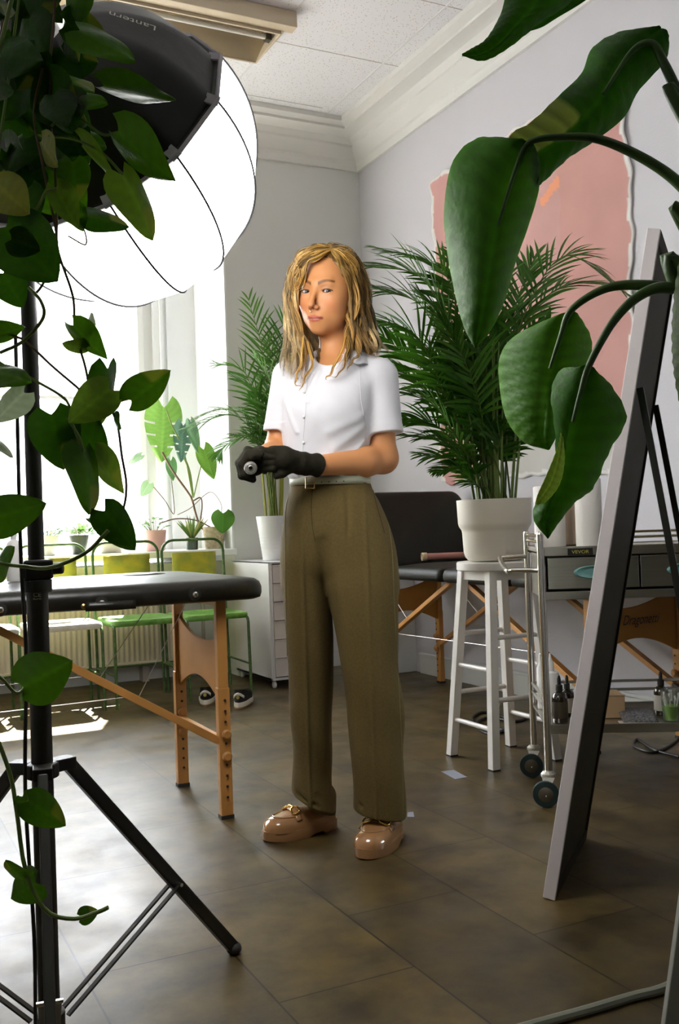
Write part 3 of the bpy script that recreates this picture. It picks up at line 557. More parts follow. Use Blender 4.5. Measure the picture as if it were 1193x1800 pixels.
b = MB(); b.tube([mn+mw*.03+mr*.376+A(0, 0, .235), mn+mw*(MW-.05)+mr*.376+A(0, 0, .235)], .005, 8); part('cross_bar', b, M_blkm, mm)
# grey board at the lower right corner
fb = empty('wooden_board', onz(1175, 1830), 'grey painted board standing at the lower right corner of the view', 'board')
p = D(1176, 1822, 1.72); q = D(1222, 1480, 1.80); b = MB(); b.bar(p, q, .03, .018, up=AF); part('board', b, mat('grey_board', (.20, .20, .17), .6), fb, smooth=False, bevel=.002)
b = MB(); b.bar(A(p[0], p[1], 0), A(p[0], p[1], 0)+(p-A(p[0], p[1], 0))*1.02, .03, .018, up=AF); part('foot', b, bpy.data.materials['grey_board'], fb, smooth=False)

# ---- painting
def paint_mat():
    m = bpy.data.materials.new('pink_canvas'); m.use_nodes = True; nt = m.node_tree; N = nt.nodes; L = nt.links; b = N['Principled BSDF']; b.inputs['Roughness'].default_value = .85
    a = N.new('ShaderNodeAttribute'); a.attribute_name = 'Col'; n = N.new('ShaderNodeTexNoise'); n.inputs['Scale'].default_value = 3; n.inputs['Detail'].default_value = 6
    tc = N.new('ShaderNodeTexCoord'); L.new(tc.outputs['Object'], n.inputs['Vector']); mx = N.new('ShaderNodeMix'); mx.data_type = 'RGBA'; mx.blend_type = 'MULTIPLY'; mx.inputs[0].default_value = 1
    mr = N.new('ShaderNodeMapRange'); mr.inputs[3].default_value = .82; mr.inputs[4].default_value = 1.15; L.new(n.outputs[0], mr.inputs[0]); L.new(a.outputs['Color'], mx.inputs[6]); L.new(mr.outputs[0], mx.inputs[7])
    L.new(mx.outputs[2], b.inputs['Base Color']); return m
pt = empty('canvas_painting', (3.10, 4.05, 1.13), 'large unframed pink abstract canvas with ragged white edges on the right wall', 'painting')
Y1, Y0, Z0, Z1 = 4.90, 3.27, 1.13, 2.93; ny, nz = 150, 160
yy = np.linspace(Y0, Y1, ny); zz = np.linspace(Z0, Z1, nz); GY, GZ = np.meshgrid(yy, zz, indexing='ij')
rg = np.random.RandomState(5); wob = lambda t, s: .012*np.sin(t*7+s)+.008*np.sin(t*19+s*2)+.005*np.sin(t*47+s*3)
ty = (GY-Y0)/(Y1-Y0); tz = (GZ-Z0)/(Z1-Z0)
EY = GY+(wob(GZ, 1)*(1-ty)-wob(GZ, 2.3)*ty); EZ = GZ+(wob(GY, 4)*(1-tz)+wob(GY, 6)*tz); 
EZ += .03*(1-tz)*(ty-.5)
G = np.stack([3.112-.004*np.sin(GZ*5)-.003*np.sin(GY*23)*(1-tz)-.002, EY, EZ], -1)
C = np.empty((ny, nz, 3)); C[:] = (.50, .29, .27)
C = C*(1-.0)+0; C[..., 0] += .03*ty; 
m1 = (tz < .12) & (ty < .78); C[m1] = (.56, .55, .52)
edge = np.minimum(np.minimum(ty*(Y1-Y0), (1-ty)*(Y1-Y0)), np.minimum(tz*(Z1-Z0), (1-tz)*(Z1-Z0)))
C[edge < .022+.012*np.sin(GZ*31)*np.sin(GY*27)] = (.76, .74, .72)
C[(ty < .30) & (tz > .15) & (ty > .02)] = (.51, .27, .245)
q_ = onx(965, 340, 3.11); cy_, cz_ = (q_[1]-Y0)/(Y1-Y0), (q_[2]-Z0)/(Z1-Z0); so_ = (np.abs(ty-cy_) < .045) & (np.abs((tz-cz_)+(ty-cy_)*.35) < .012+.10*np.maximum(0, .02-(ty-cy_)*.4)); C[so_] = (.74, .30, .17)
m1 = (ty > .90) & (ty < .97) & (tz < .5); C[m1] = (.50, .26, .245)
b = MB(); b.grid(G); part('canvas', b, paint_mat(), pt, cols=C.reshape(-1, 3), solid=.004)

# ---- sneakers under the rightmost chair
M_blks = mat('black_suede', (.012, .012, .012), .8); M_offw = mat('off_white_rubber', (.72, .70, .62), .5); M_gum = mat('gum_rubber', (.30, .17, .08), .6); M_gold = mat('ochre_tab', (.42, .33, .08), .6)
def sneaker(px, py, label, yaw):
    o = onz(px, py, 0); cy, sy = math.cos(yaw), math.sin(yaw); tf = lambda p: o+A(p[0]*cy-p[1]*sy, p[0]*sy+p[1]*cy, p[2])
    t = empty('sneaker', o, label, 'shoe', 'pair of black and white sneakers')
    def out(k, w, z, heel=0):
        r = []
        for a in np.linspace(0, 2*math.pi, 41)[:-1]:
            x = math.cos(a); y = math.sin(a); yy_ = .135+y*.14*k; ww = w*(1 if y > 0 else .86)*(1-.12*max(0, y)**2); r.append((x*ww, yy_, z))
        return r
    b = MB(); loft_rings(b, [out(1, .046, .0), out(1.01, .048, .004), out(1.01, .048, .010)], tf); part('outsole', b, M_gum, t)
    b = MB(); loft_rings(b, [out(1.005, .047, .010), out(1.01, .048, .014), out(1.0, .047, .030), out(.985, .045, .034)], tf); part('midsole', b, M_offw, t)
    L = []
    for k, w, z in ((.985, .044, .034), (.97, .043, .05), (.95, .040, .062)): L.append(out(k, w, z))
    def up(w, y0, y1, z0, z1):
        return [(math.cos(a)*w, (y0+y1)/2+math.sin(a)*(y1-y0)/2, z0+(z1-z0)*(.5-.5*math.sin(a))) for a in np.linspace(0, 2*math.pi, 41)[:-1]]
    L += [up(.036, .01, .22, .066, .085), up(.032, .008, .15, .075, .10), up(.026, .016, .12, .078, .098)]
    b = MB(); loft_rings(b, L, tf); part('upper', b, M_blks, t)
    b = MB(); ang = np.linspace(-2.2, -.94, 16); 
    b.grid([[tf((math.cos(a)*.0455, .135+math.sin(a)*(.1385-.002*k)-.002, .052+.02*(math.sin((a+2.2)/1.26*math.pi))+dz)) for k, dz in ((0, 0), (1, .014))] for a in ang]); part('stripe', b, M_offw, t, solid=.003)
    b = MB(); b.lathe([(.001, 0), (.009, 0), (.009, .003)], tf((0, -.007, .062)), 12, tf((0, -1, 0))-tf((0, 0, 0))); part('heel_tab', b, M_gold, t)
sneaker(361, 1242, 'left black and white sneaker on the floor under the rightmost chair', -.42)
sneaker(419, 1247, 'right black and white sneaker beside its pair, behind the wooden table leg', -.55)

# ---- light stand and lantern softbox
PO = A(.302, 1.868, 0)
ls = empty('light_stand', PO, 'black tripod light stand holding the glowing lantern softbox on the left', 'light stand')
b = MB(); b.tube([PO+A(0, 0, .03), PO+A(0, 0, .86)], .0195, 20); part('lower_tube', b, M_blkm, ls)
b = MB(); b.tube([PO+A(0, 0, .84), PO+A(0, 0, 1.86)], .0148, 20); part('upper_tube', b, M_blkm, ls)
zc = lambda y: D(60, y, 1.8)[2]
b = MB(); b.box(PO+A(-.026, -.026, zc(1018)), PO+A(.026, .026, zc(984)), None); b.tube([PO+A(.0, 0, zc(1002)), PO+A(.045, -.02, zc(1000))], .011, 12); part('clamp', b, M_blk, ls, bevel=.004, smooth=False)
b = MB(); b.lathe([(.024, zc(1042)), (.027, zc(1040)), (.027, zc(1020)), (.024, zc(1018))], PO, 20); part('collar', b, M_blk, ls)
b = MB(); b.lathe([(.024, zc(1368)), (.03, zc(1366)), (.03, zc(1342)), (.024, zc(1340))], PO, 20)
hz = zc(1350); FA = math.radians(21)
for a in (FA, FA+2*math.pi/3, FA-2*math.pi/3):
    d = A(math.cos(a), math.sin(a), 0); b.bar(PO+d*.02+A(0, 0, hz), PO+d*.062+A(0, 0, hz), .034, .022, up=(0, 0, 1))
part('hub', b, M_blk, ls, smooth=False, bevel=.002)
b = MB(); b.lathe([(.024, .018), (.028, .02), (.028, .045), (.024, .047)], PO, 20); part('lower_hub', b, M_blk, ls)
for a in (FA, FA+2*math.pi/3, FA-2*math.pi/3):
    d = A(math.cos(a), math.sin(a), 0); p = PO+d*.055+A(0, 0, hz-.004); q = PO+d*.445+A(0, 0, .012)
    b = MB(); b.bar(p, q, .026, .018, up=np.cross(d, A(0, 0, 1))); lg = part('leg', b, M_blkm, ls, smooth=False, bevel=.003)
    b = MB(); b.sphere(q, (.017, .017, .014)); part('foot', b, M_rub, lg)
    m_ = p+(q-p)*.615; s_ = np.cross(d, A(0, 0, 1))*.013
    for sg in (-1, 1): b = MB(); b.bar(m_+s_*sg, PO+d*.03+s_*sg+A(0, 0, .032), .010, .004, up=(0, 0, 1)); part('brace', b, M_blkm, ls, smooth=False)
    b = MB(); b.lathe([(.004, -.02), (.004, .02)], m_, 8, s_); part('rivet', b, M_chrome, lg)
b = MB(); b.tube(spline([PO+A(-.028, -.02, 1.3), PO+A(-.030, -.02, .9), PO+A(-.026, -.02, .7), PO+A(-.034, -.02, .45), PO+A(-.026, -.02, .2), PO+A(-.03, -.03, .02)], 40), .0035, 8); solo('power_cable', b, M_blk, 'thin black power cable running down along the light stand pole', 'cable')
M_prt = mat('white_print', (.55, .55, .5), .5)
nx = nrm(EYE-PO-A(0, 0, CAMH)); nx[2] = 0; rx = np.cross(A(0, 0, 1), nx)
text_part('certification_print', 'CE', M_prt, ls, PO+nx*.0199+A(0, 0, zc(1045))+rx*.0, rx, (0, 0, 1), .010, .0008, width=.014)
text_part('certification_print', 'RoHS', M_prt, ls, PO+nx*.0199+A(0, 0, zc(1052)), rx, (0, 0, 1), .005, .0008, width=.014)

LC = D(200, 278, 2.02); LR = 255*2.02/1724
lv = nrm(LC-EYE); lr_ = nrm(np.cross(lv, AU)); lup = np.cross(lr_, lv)
la = nrm(lr_*(-.519)+lup*.722-lv*.457)       # from centre towards the mount
lu = nrm(np.cross(la, lv)); lw = np.cross(la, lu); NG = 12
ln = empty('lantern_softbox', LC-A(0, 0, LR), 'large glowing white lantern softbox with a black skirt at upper left', 'softbox')
def lpt(phi, az, k=1.0, rel=0):
    # gores flatten between the ribs
    g = ((az/(2*math.pi)*NG) % 1)-.5; f = math.cos(math.pi/NG)/math.cos(g*2*math.pi/NG); puff = 1+.0*g
    rr = LR*k*math.sin(phi)*(f*.55+.45*(1 if True else 0)+.0); zz_ = LR*k*math.cos(phi)
    return LC+la*zz_+(lu*math.cos(az)+lw*math.sin(az))*rr
# phase the ribs so one seam ends near the tab seen at (310, 258)
tgt = D(310, 258, 2.02-LR*.9)-LC; az0 = math.atan2(tgt@lw, tgt@lu)
AZ = [az0+2*math.pi*(i/ (NG*6)) for i in range(NG*6)]
def lp(phi, i, k=1.0):
    g = (i % 6)/6-.5; f = math.cos(math.pi/NG)/math.cos(g*2*math.pi/NG); f = f if (i % 6) else 1.0
    return LC+la*LR*k*math.cos(phi)+(lu*math.cos(AZ[i % (NG*6)])+lw*math.sin(AZ[i % (NG*6)]))*LR*k*math.sin(phi)*f
PH0 = math.radians(75)
b = MB(); loft_rings(b, [[lp(p, i) for i in range(NG*6)] for p in np.linspace(PH0, math.radians(179), 26)], cap=False); part('diffuser_dome', b, mat('lit_diffuser', (.8, .8, .8), .8, emis=(1, .985, .97), estr=LANTERN_POWER), ln, angle=60)
b = MB(); rim = [lp(PH0, i) for i in range(NG*6)]; apex = LC+la*LR*.72
apex = LC+la*LR*.93
cone = [[lp(ph_, i, .965-.0*ph_) for i in range(NG*6)] for ph_ in np.linspace(math.radians(14), PH0*.985, 14)]+[rim]
loft_rings(b, cone, cap=False); part('black_skirt', b, mat('black_nylon', (.010, .009, .007), .42, bump=.2, bscale=14), ln, angle=50)
b = MB(); b.tube(np.array(rim+[rim[0]]), .0045, 8); part('hem', b, mat('pale_hem', (.55, .52, .58), .7), ln)
for i in range(NG):
    b = MB(); q = lp(PH0, i*6, 1.0); t1_ = lp(PH0, i*6-2); s_ = nrm(t1_-q); inn = nrm(apex-q); nn = nrm(np.cross(s_, inn)); b.bar(q-inn*.004, q+inn*.022, .022, .004, up=nn); part('tab', b, bpy.data.materials['pale_hem'], ln, smooth=False)
M_seam = mat('grey_seam', (.035, .035, .037), .9, spec=.0)
for i in range(NG): b = MB(); b.tube([lp(p, i*6, 1.006) for p in np.linspace(PH0, math.radians(177), 30)], .0022, 6); part('seam', b, M_seam, ln)
b = MB(); b.tube([LC+la*LR*.70, LC+la*LR*1.0], [.05, .05], 24); b.tube([LC+la*LR*1.0, LC+la*LR*1.45], [.045, .045], 24); part('lamp_head', b, M_blk, ln)
b = MB(); b.tube([LC+la*LR*1.15, PO+A(0, 0, 1.83)], .012, 10); part('mount_arm', b, M_blkm, ln)
tc_ = D(243, 40, 1.9); # lettering on the skirt
def on_skirt(px, py):
    r = ray(px, py); best = None
    for rg_ in range(len(cone)-1):
      for i_ in range(NG*12):
        i = i_//2; j = (i+1) % (NG*6); a_, b_, c_ = (cone[rg_][i], cone[rg_+1][i], cone[rg_+1][j]) if i_ % 2 else (cone[rg_][i], cone[rg_+1][j], cone[rg_][j]); e1 = b_-a_; e2 = c_-a_; h = np.cross(r, e2); dd = e1@h
        if abs(dd) < 1e-12: continue
        s = EYE-a_; u = (s@h)/dd; q = np.cross(s, e1); v = (r@q)/dd; t = (e2@q)/dd
        if u >= 0 and v >= 0 and u+v <= 1 and (best is None or t < best[0]): n = nrm(np.cross(e1, e2)); best = (t, EYE+r*t, n if n@r < 0 else -n)
    return best
hit = on_skirt(232, 41)
if hit is not None:
    n = hit[2]; xd = nrm(-AR-n*(-AR@n)); yd = nrm(np.cross(n, xd)); text_part('lettering', 'Lantern', mat('skirt_print', (.6, .6, .52), .5), ln, hit[1]+n*.004, xd, yd, .022, .001, width=.085)
# white bottle on the near massage table
c = onz(26, 1024, .775); c = A(c[0], 3.25, .776); c = ony(26, 1024, 3.2); c[2] = .778
lathe_thing('pump_bottle', c, ('body', [(.001, 0), (.022, 0), (.024, .004), (.024, .11), (.018, .125), (.009, .13), (.009, .14)]), M_wpl, 'white plastic bottle on the massage table behind the stand pole', 'bottle', extra=(('cap', [(.010, .14), (.010, .155), (.003, .16)], M_wpl),))
# ================================================================ plants
def leaf_mat(name, rough=.38, trans=.22):
    m = mat(name, (.05, .13, .02), rough, attr='Col', trans=trans, bump=.15, bscale=70, spec=.22); return m
M_leaf = leaf_mat('pothos_leaf'); M_big = leaf_mat('large_leaf', .5, .12); M_palm = leaf_mat('palm_leaf', .4, .2); M_vine = mat('green_vine', (.13, .20, .03), .5); M_vbr = mat('brown_vine', (.11, .06, .03), .6)
def heart(base, tip, wreal, nrmv, fold=.25, curl=.15, notch=.13, nx=13, ny=11, point=1.0):
    base = A(*base); tip = A(*tip); ax = tip-base; L = np.linalg.norm(ax); ax = ax/L; n = nrm(nrmv-ax*(nrmv@ax)); sd = np.cross(ax, n)
    G = []; 
    for t in np.linspace(0, 1, nx):
        w = wreal/2*(math.sin(math.pi*min(1, (t*.985+.015))**.56)**.72); row = []
        for s in np.linspace(-1, 1, ny):
            back = notch*L*(abs(s)**1.3)*(1-t)**3*1.4
            along = t*L-back+.0*L; row.append(base+ax*along+sd*w*s+n*(-fold*abs(s)**1.4*w-curl*L*(t-.3)**2+.03*L*math.sin(s*4+t*7)*abs(s)))
        G.append(row)
    return np.array(G)
LC_ = {'d': (.016, .060, .001), 'm': (.036, .110, .002), 'l': (.10, .19, .012), 'p': (.30, .37, .22), 'y': (.20, .22, .02)}
def leaf_cols(G, c, vein=1.25, seed=0):
    nx, ny = G.shape[:2]; r = np.random.RandomState(seed); c = np.array(c); C = np.empty((nx, ny, 3)); C[:] = c; C[:, ny//2] *= vein
    C *= (1+.25*np.sin(np.arange(nx)[:, None, None]*2.4+np.abs(np.arange(ny)-ny//2)[None, :, None]*1.1)*.35); C[0] *= 1.1
    if r.rand() < .3: C[int(nx*.6):, :ny//2] = C[int(nx*.6):, :ny//2]*.4+np.array(LC_['y'])*.6
    return C.reshape(-1, 3)
pothos = empty('hanging_pothos', D(60, -170, 1.45), 'trailing pothos hanging in the upper left foreground with heart shaped leaves', 'hanging plant')
pl_n = [0]
def pleaf(bx, by, tx, ty, wp, d, c='m', dt=0.0, fold=.25, curl=.12, parent=pothos, asp=.82, m=M_leaf, side=1, notch=.13):
    b = D(bx, by, d); t = D(tx, ty, d+dt); L = np.linalg.norm(t-b); w = wp*d/FPX*1.1; wr = max(w, asp*L*.9); ca = min(1, w/wr)
    v = nrm(EYE-b); ax = nrm(t-b); v = nrm(v-ax*(v@ax)); sd = np.cross(ax, v); a = math.acos(ca)*side; n = v*math.cos(a)+sd*math.sin(a)
    G = heart(b, t, wr, n, fold, curl, notch); mb = MB(); mb.grid(G); pl_n[0] += 1
    cc = np.array(LC_[c])*(1+.25*(random.random()-.5)); return part('leaf', mb, m, parent, cols=leaf_cols(G, cc, seed=pl_n[0]), angle=None)
PL = [(140,52,238,102,48,1.36,'m'), (182,152,308,183,42,1.40,'m'), (122,172,187,178,34,1.42,'m'), (207,232,303,321,66,1.38,'m'), (217,308,273,420,60,1.36,'l'), (145,258,215,335,20,1.42,'l'),
 (128,284,133,357,54,1.44,'m'), (98,330,135,402,46,1.40,'l'), (-8,322,48,372,70,1.30,'y'), (10,398,100,492,112,1.36,'d'), (152,378,228,396,38,1.46,'d'), (72,248,97,292,32,1.40,'y'), (128,362,146,406,36,1.45,'m'),
 (128,572,186,634,40,1.42,'m'), (152,612,110,606,26,1.44,'l'), (231,704,301,652,56,1.40,'m'), (190,648,181,750,44,1.44,'d'), (192,684,122,742,66,1.40,'l'), (90,728,112,826,84,1.42,'d'), (124,742,190,808,74,1.44,'d'),
 (148,792,163,902,54,1.41,'m'), (166,796,214,870,40,1.45,'l'), (184,898,239,968,60,1.38,'d'), (222,938,152,908,28,1.42,'p'), (-22,915,80,884,70,1.34,'m'), (-15,590,46,577,36,1.40,'m'), (-22,652,53,666,46,1.38,'m'),
 (42,690,-12,742,46,1.36,'p'), (-8,770,26,803,16,1.38,'p'), (40,1208,122,1163,88,1.30,'m'), (50,1408,116,1452,56,1.32,'m'), (62,1552,16,1582,62,1.34,'m'), (40,1546,8,1516,24,1.33,'m'), (142,1612,173,1601,30,1.36,'m'),
 (155,584,157,548,13,1.44,'p'), (200,735,210,752,16,1.42,'m'), (5,480,40,540,60,1.45,'d'), (60,300,40,360,50,1.46,'d'), (-10,1005,20,960,30,1.40,'m'), (20,420,70,440,50,1.34,'d'), (40,1400,45,1428,26,1.33,'m')]
for i, q in enumerate(PL): pleaf(*q, dt=.03*math.sin(i*2.1), side=1 if i % 2 else -1)
rr = random.Random(11)
for i in range(56):
    y = rr.uniform(-40, 370); xm = 165 if y < 120 else 150; x = rr.uniform(-30, xm*(.95 if y < 330 else .6)); a = rr.uniform(.1, 2.2); L = rr.uniform(55, 95)
    pleaf(x-L*.4*math.cos(a), y-L*.4*math.sin(a), x+L*.6*math.cos(a), y+L*.6*math.sin(a), rr.uniform(38, 68), rr.uniform(1.38, 1.58), rr.choice('dddmmd'), dt=rr.uniform(-.05, .05), side=rr.choice((-1, 1)))
def vine(pix, d, r=.0022, m=M_vine, dd=0.0, n=40, parent=pothos):
    P = [D(x, y, d+dd*i/len(pix)) for i, (x, y) in enumerate(pix)]; b = MB(); b.tube(spline(P, n), r, 7); return part('vine', b, m, parent)
vine([(60,-170), (95,-20), (88,120), (95,260), (100,380), (102,440), (128,520), (132,580), (150,645), (158,690)], 1.44, .0020, M_vbr)
vine([(50,-170), (-5,100), (-30,400), (-10,560), (45,600), (90,642), (137,682)], 1.42, .0019, M_vbr)
vine([(55,-170), (20,100), (-30,500), (-12,622), (55,665), (115,702), (126,740), (146,795), (140,770), (118,735)], 1.41, .0021)
vine([(137,682), (150,700), (195,708), (233,698)], 1.42, .0018, M_vbr)
vine([(193,712), (207,750), (214,800), (222,850), (218,890), (204,915)], 1.42, .0019, M_vbr)
vine([(-40,940), (-10,985), (45,996), (90,997), (150,972), (190,932)], 1.37, .0028)
vine([(60,-170), (-60,400), (-60,1000), (-20,1260), (0,1310), (20,1370), (30,1430), (45,1530), (80,1600), (130,1615), (172,1603), (190,1595)], 1.33, .0030)
vine([(-40,1170), (0,1190), (28,1218), (48,1206)], 1.31, .0024)
vine([(90,222), (110,205), (140,208), (180,236), (209,232)], 1.40, .0020)
vine([(85,240), (130,245), (178,268), (217,308)], 1.39, .0020)
vine([(20,385), (62,368), (80,338), (100,332)], 1.38, .0021)
vine([(5,300), (20,315), (-2,340)], 1.31, .0021)
vine([(75,120), (60,200), (75,290), (100,420), (88,470), (75,500), (60,520)], 1.43, .0020, M_vbr)
vine([(50,505), (72,530), (75,560), (40,600), (0,620)], 1.40, .0026)
vine([(120,415), (150,430), (148,405), (135,395)], 1.44, .0012, M_vbr)
b = MB(); pc = D(60, -250, 1.45); b.lathe([(.06, 0), (.09, .12), (.10, .13), (.095, .13), (.06, .11)], D(60, -190, 1.45), 24); part('pot', b, M_wpl, pothos)
b = MB(); tp_ = D(60, -190, 1.45)+A(0, 0, .12)
for a in range(3): b.tube([tp_+A(.09*math.cos(a*2.1), .09*math.sin(a*2.1), 0), tp_+A(0, 0, .3), A(tp_[0], tp_[1], CZ)], .002, 6)
part('hanger', b, M_cable, pothos)

# ---- large bird-of-paradise leaves at the right
strel = empty('bird_of_paradise_plant', (2.0, 1.02, 0), 'large banana-like leaves on long arching stalks reaching in from the right foreground', 'potted plant')
def strip(stations, col=(.03, .10, .012), m=M_big, parent=strel, nl=44, nc=15, corr=.0022, hump=.012, colf=None, name='leaf'):
    S = np.array([[D(*q) for q in st] for st in stations]); Lc, Mc, Rc = (spline(S[:, k], nl) for k in range(3)); G = np.empty((nl, nc, 3))
    T = np.gradient(Mc, axis=0)
    for i in range(nl):
        n = nrm(np.cross(Rc[i]-Lc[i]+1e-6, T[i]));
        if n@(EYE-Mc[i]) < 0: n = -n
        for j in range(nc):
            s = -1+2*j/(nc-1); p = Mc[i]+(Rc[i]-Mc[i])*s if s > 0 else Mc[i]+(Lc[i]-Mc[i])*(-s)
            wd = np.linalg.norm(Rc[i]-Lc[i])
            G[i, j] = p+n*(hump*(math.sin(abs(s)*math.pi))*min(1, wd/.08)+corr*math.sin((i*1.9-abs(s)*9)*1.0)*min(1, abs(s)*3)*min(1, wd/.05)-.004*math.exp(-(s*9)**2))
    C = np.empty((nl, nc, 3)); C[:] = col; C[:, nc//2] = np.array(col)*1.5
    C = C*np.array([.9, 1.05, .12]); C *= (1+.10*np.sin(np.arange(nl)*1.9)[:, None, None]); C[:, 0] *= 1.5; C[:, -1] *= 1.5
    if colf: C = colf(C)
    mb = MB(); mb.grid(G); return part(name, mb, m, parent, cols=C.reshape(-1, 3), angle=None)
def st3(L, d): return [((a, b, d+e1), (c, e, d+e2), (f, g, d+e3)) for (a, b, c, e, f, g, e1, e2, e3) in L]
d = 1.70
strip(st3([(905,243,928,250,942,260,0,0,0), (838,243,905,290,949,292,.05,0,.03), (795,285,882,350,946,338,.06,0,.05), (780,370,868,420,927,402,.06,-.01,.05), (786,445,858,480,908,455,.05,-.02,.04), (800,520,850,535,888,525,.03,-.02,.03), (815,575,841,582,864,578,.01,-.01,.01), (834,612,835,613,836,612,0,0,0)], d))
def c2(C): C[26:, :7] = (.16, .20, .03); C[26:, :7] *= (1+.35*np.sin(np.arange(C.shape[0])[26:]*2.2))[:, None, None]; return C
strip(st3([(1150,47,1163,48,1176,62,0,0,0), (1085,57,1130,78,1170,105,.04,0,.03), (1040,85,1085,118,1122,160,.05,0,.04), (1022,128,1060,165,1096,207,.04,0,.04), (985,165,1028,205,1042,250,.01,0,.04), (935,213,985,245,998,279,-.02,0,.03), (893,246,935,280,955,320,-.03,0,.02), (925,325,930,328,940,330,0,0,0)], d+.04, ), col=(.018, .07, .010), colf=c2)
strip(st3([(895,-90,965,-90,1065,-90,.03,0,.03), (886,0,942,0,1006,0,.03,0,.03), (873,38,910,40,950,40,.02,0,.02), (852,70,872,80,893,85,0,0,0), (830,84,840,95,850,107,0,0,0), (811,95,812,97,814,99,0,0,0)], 1.5), col=(.022, .085, .012))
strip(st3([(1060,-60,1080,-60,1110,-60,0,0,0), (1005,0,1020,0,1030,0,0,0,0), (965,22,970,27,978,32,0,0,0), (945,42,950,45,952,48,0,0,0), (925,54,926,55,926,56,0,0,0)], 1.55), col=(.022, .085, .012), hump=.003, corr=.0)
strip(st3([(975,555,1000,548,1015,550,0,0,0), (905,590,976,598,1038,592,.05,0,.05), (878,628,966,648,1036,632,.07,0,.06), (878,682,958,690,1002,680,.07,0,.04), (890,737,955,732,986,730,.05,0,.02), (920,777,953,772,978,766,.03,0,.01), (962,791,964,791,966,790,0,0,0)], 1.78), col=(.045, .13, .016))
strip(st3([(1015,645,1035,640,1050,655,0,0,0), (985,650,1022,690,1076,680,.03,0,.04), (968,690,1006,742,1101,735,.03,0,.06), (975,762,994,795,1070,795,.0,0,.05), (973,830,984,845,1043,857,.0,0,.04), (942,880,970,887,1010,884,.02,0,.03), (938,915,957,922,980,922,.01,0,.01), (962,947,963,947,964,946,0,0,0)], 1.68), col=(.03, .11, .012))
strip(st3([(985,760,988,765,990,770,0,0,0), (978,790,983,800,992,810,-.02,-.02,-.01), (960,835,970,845,984,850,-.02,-.02,-.01), (945,868,952,875,962,880,-.01,-.01,0), (940,885,942,886,944,888,0,0,0)], 1.665), col=(.24, .33, .26), hump=.002, corr=.001)
strip(st3([(1196,440,1215,440,1235,445,0,0,0), (1184,520,1212,520,1250,530,.02,0,.03), (1180,600,1208,600,1250,610,.02,0,.03), (1186,670,1206,680,1240,690,.01,0,.02), (1202,745,1204,747,1206,745,0,0,0)], 1.45), col=(.035, .06, .03))
def stalk(pix, d, r0=.0055, r1=.0085, d2=None):
    n = len(pix); P = [D(x, y, d+((d2-d)*i/(n-1) if d2 else 0)) for i, (x, y) in enumerate(pix)]; P.append(A(2.0, 1.02, .30)); b = MB(); b.tube(spline(P, 60), np.linspace(r0, r1*1.6, 60), 10); part('leaf_stalk', b, mat('leaf_stalk', (.04, .09, .015), .45) if 'leaf_stalk' not in bpy.data.materials else bpy.data.materials['leaf_stalk'], strel)
stalk([(868,420), (905,300), (930,251), (990,241), (1060,247), (1150,290), (1215,345), (1300,450)], 1.70, .0025)
stalk([(1060,165), (1110,90), (1145,76), (1165,108), (1193,170), (1240,280)], 1.735, .003)
stalk([(966,648), (985,590), (1002,547), (1050,513), (1100,501), (1180,507), (1240,530)], 1.775, .003, d2=1.70)
stalk([(1006,742), (1020,690), (1036,640), (1080,562), (1130,516), (1182,507), (1250,540)], 1.675, .003)
stalk([(1212,520), (1215,440), (1260,470)], 1.45, .003)
b = MB(); b.lathe([(.10, 0), (.13, .02), (.15, .30), (.14, .30), (.12, .27)], (2.0, 1.02, 0), 28); part('pot', b, M_wpl, strel)
b = MB(); b.lathe([(.001, .262), (.123, .262), (.123, .268), (.001, .272)], (2.0, 1.02, 0), 24); part('soil', b, mat('soil', (.03, .02, .012), .95), strel)

# ---- areca palms
def leaflet(mb, p, d0, L, w, droop, up, seg=5):
    P = []; q = p.copy(); d = d0.copy()
    for i in range(seg+1):
        P.append(q.copy()); d = nrm(d+A(0, 0, -droop)); q = q+d*L/seg
    P = np.array(P); G = []
    for i in range(seg+1):
        t = i/seg; ww = w*(.45+.55*math.sin(min(1, t*1.6)*math.pi/2))*(1-t**3); T = P[min(i+1, seg)]-P[max(i-1, 0)]; s = nrm(np.cross(T, up))*ww/2
        G.append([P[i]-s+up*ww*.18, P[i], P[i]+s+up*ww*.18])
    mb.grid(G)
    return 3*(seg+1)
def frond(parent, pts, n=24, L=.2, w=.013, start=.4, col=(.03, .10, .012), droop=.12, upn=None, ang=.9, seed=0, stem_r=.004):
    r = random.Random(seed); K = 60; P = spline(pts, K); T = np.gradient(P, axis=0); T /= np.linalg.norm(T, axis=1)[:, None]
    st = MB(); st.tube(P, np.linspace(stem_r, .0012, K), 6); 
    cols = [np.array([.09, .13, .02])*np.ones((K*6, 1))]; mb = st
    up0 = nrm(upn) if upn is not None else nrm(A(r.uniform(-.3, .3), r.uniform(-.3, .3), 1)+(-AF)*.4)
    for i in range(n):
        f = start+(1-start)*i/(n-1); k = min(K-1, int(f*(K-1))); t = T[k]; sd = nrm(np.cross(t, up0)); up = np.cross(sd, t)
        env = math.sin(math.pi*(.12+.80*(i/(n-1))))**.7
        a = ang*(1-.55*i/(n-1)); c = np.array(col)*(1+.5*(r.random()-.4))
        for s in (-1, 1):
            if r.random() < .04: continue
            d0 = nrm(t*math.cos(a)+sd*s*math.sin(a)+up*.18+A(r.gauss(0, .05), r.gauss(0, .05), r.gauss(0, .05)))
            m = leaflet(mb, P[k], d0, L*env*r.uniform(.85, 1.1), w, droop*r.uniform(.6, 1.3), up); cols.append(c*np.ones((m, 1)))
    return part('frond', mb, M_palm, parent, cols=np.concatenate(cols), angle=None)
M_pot = mat('cream_pot', (.74, .70, .60), .55)
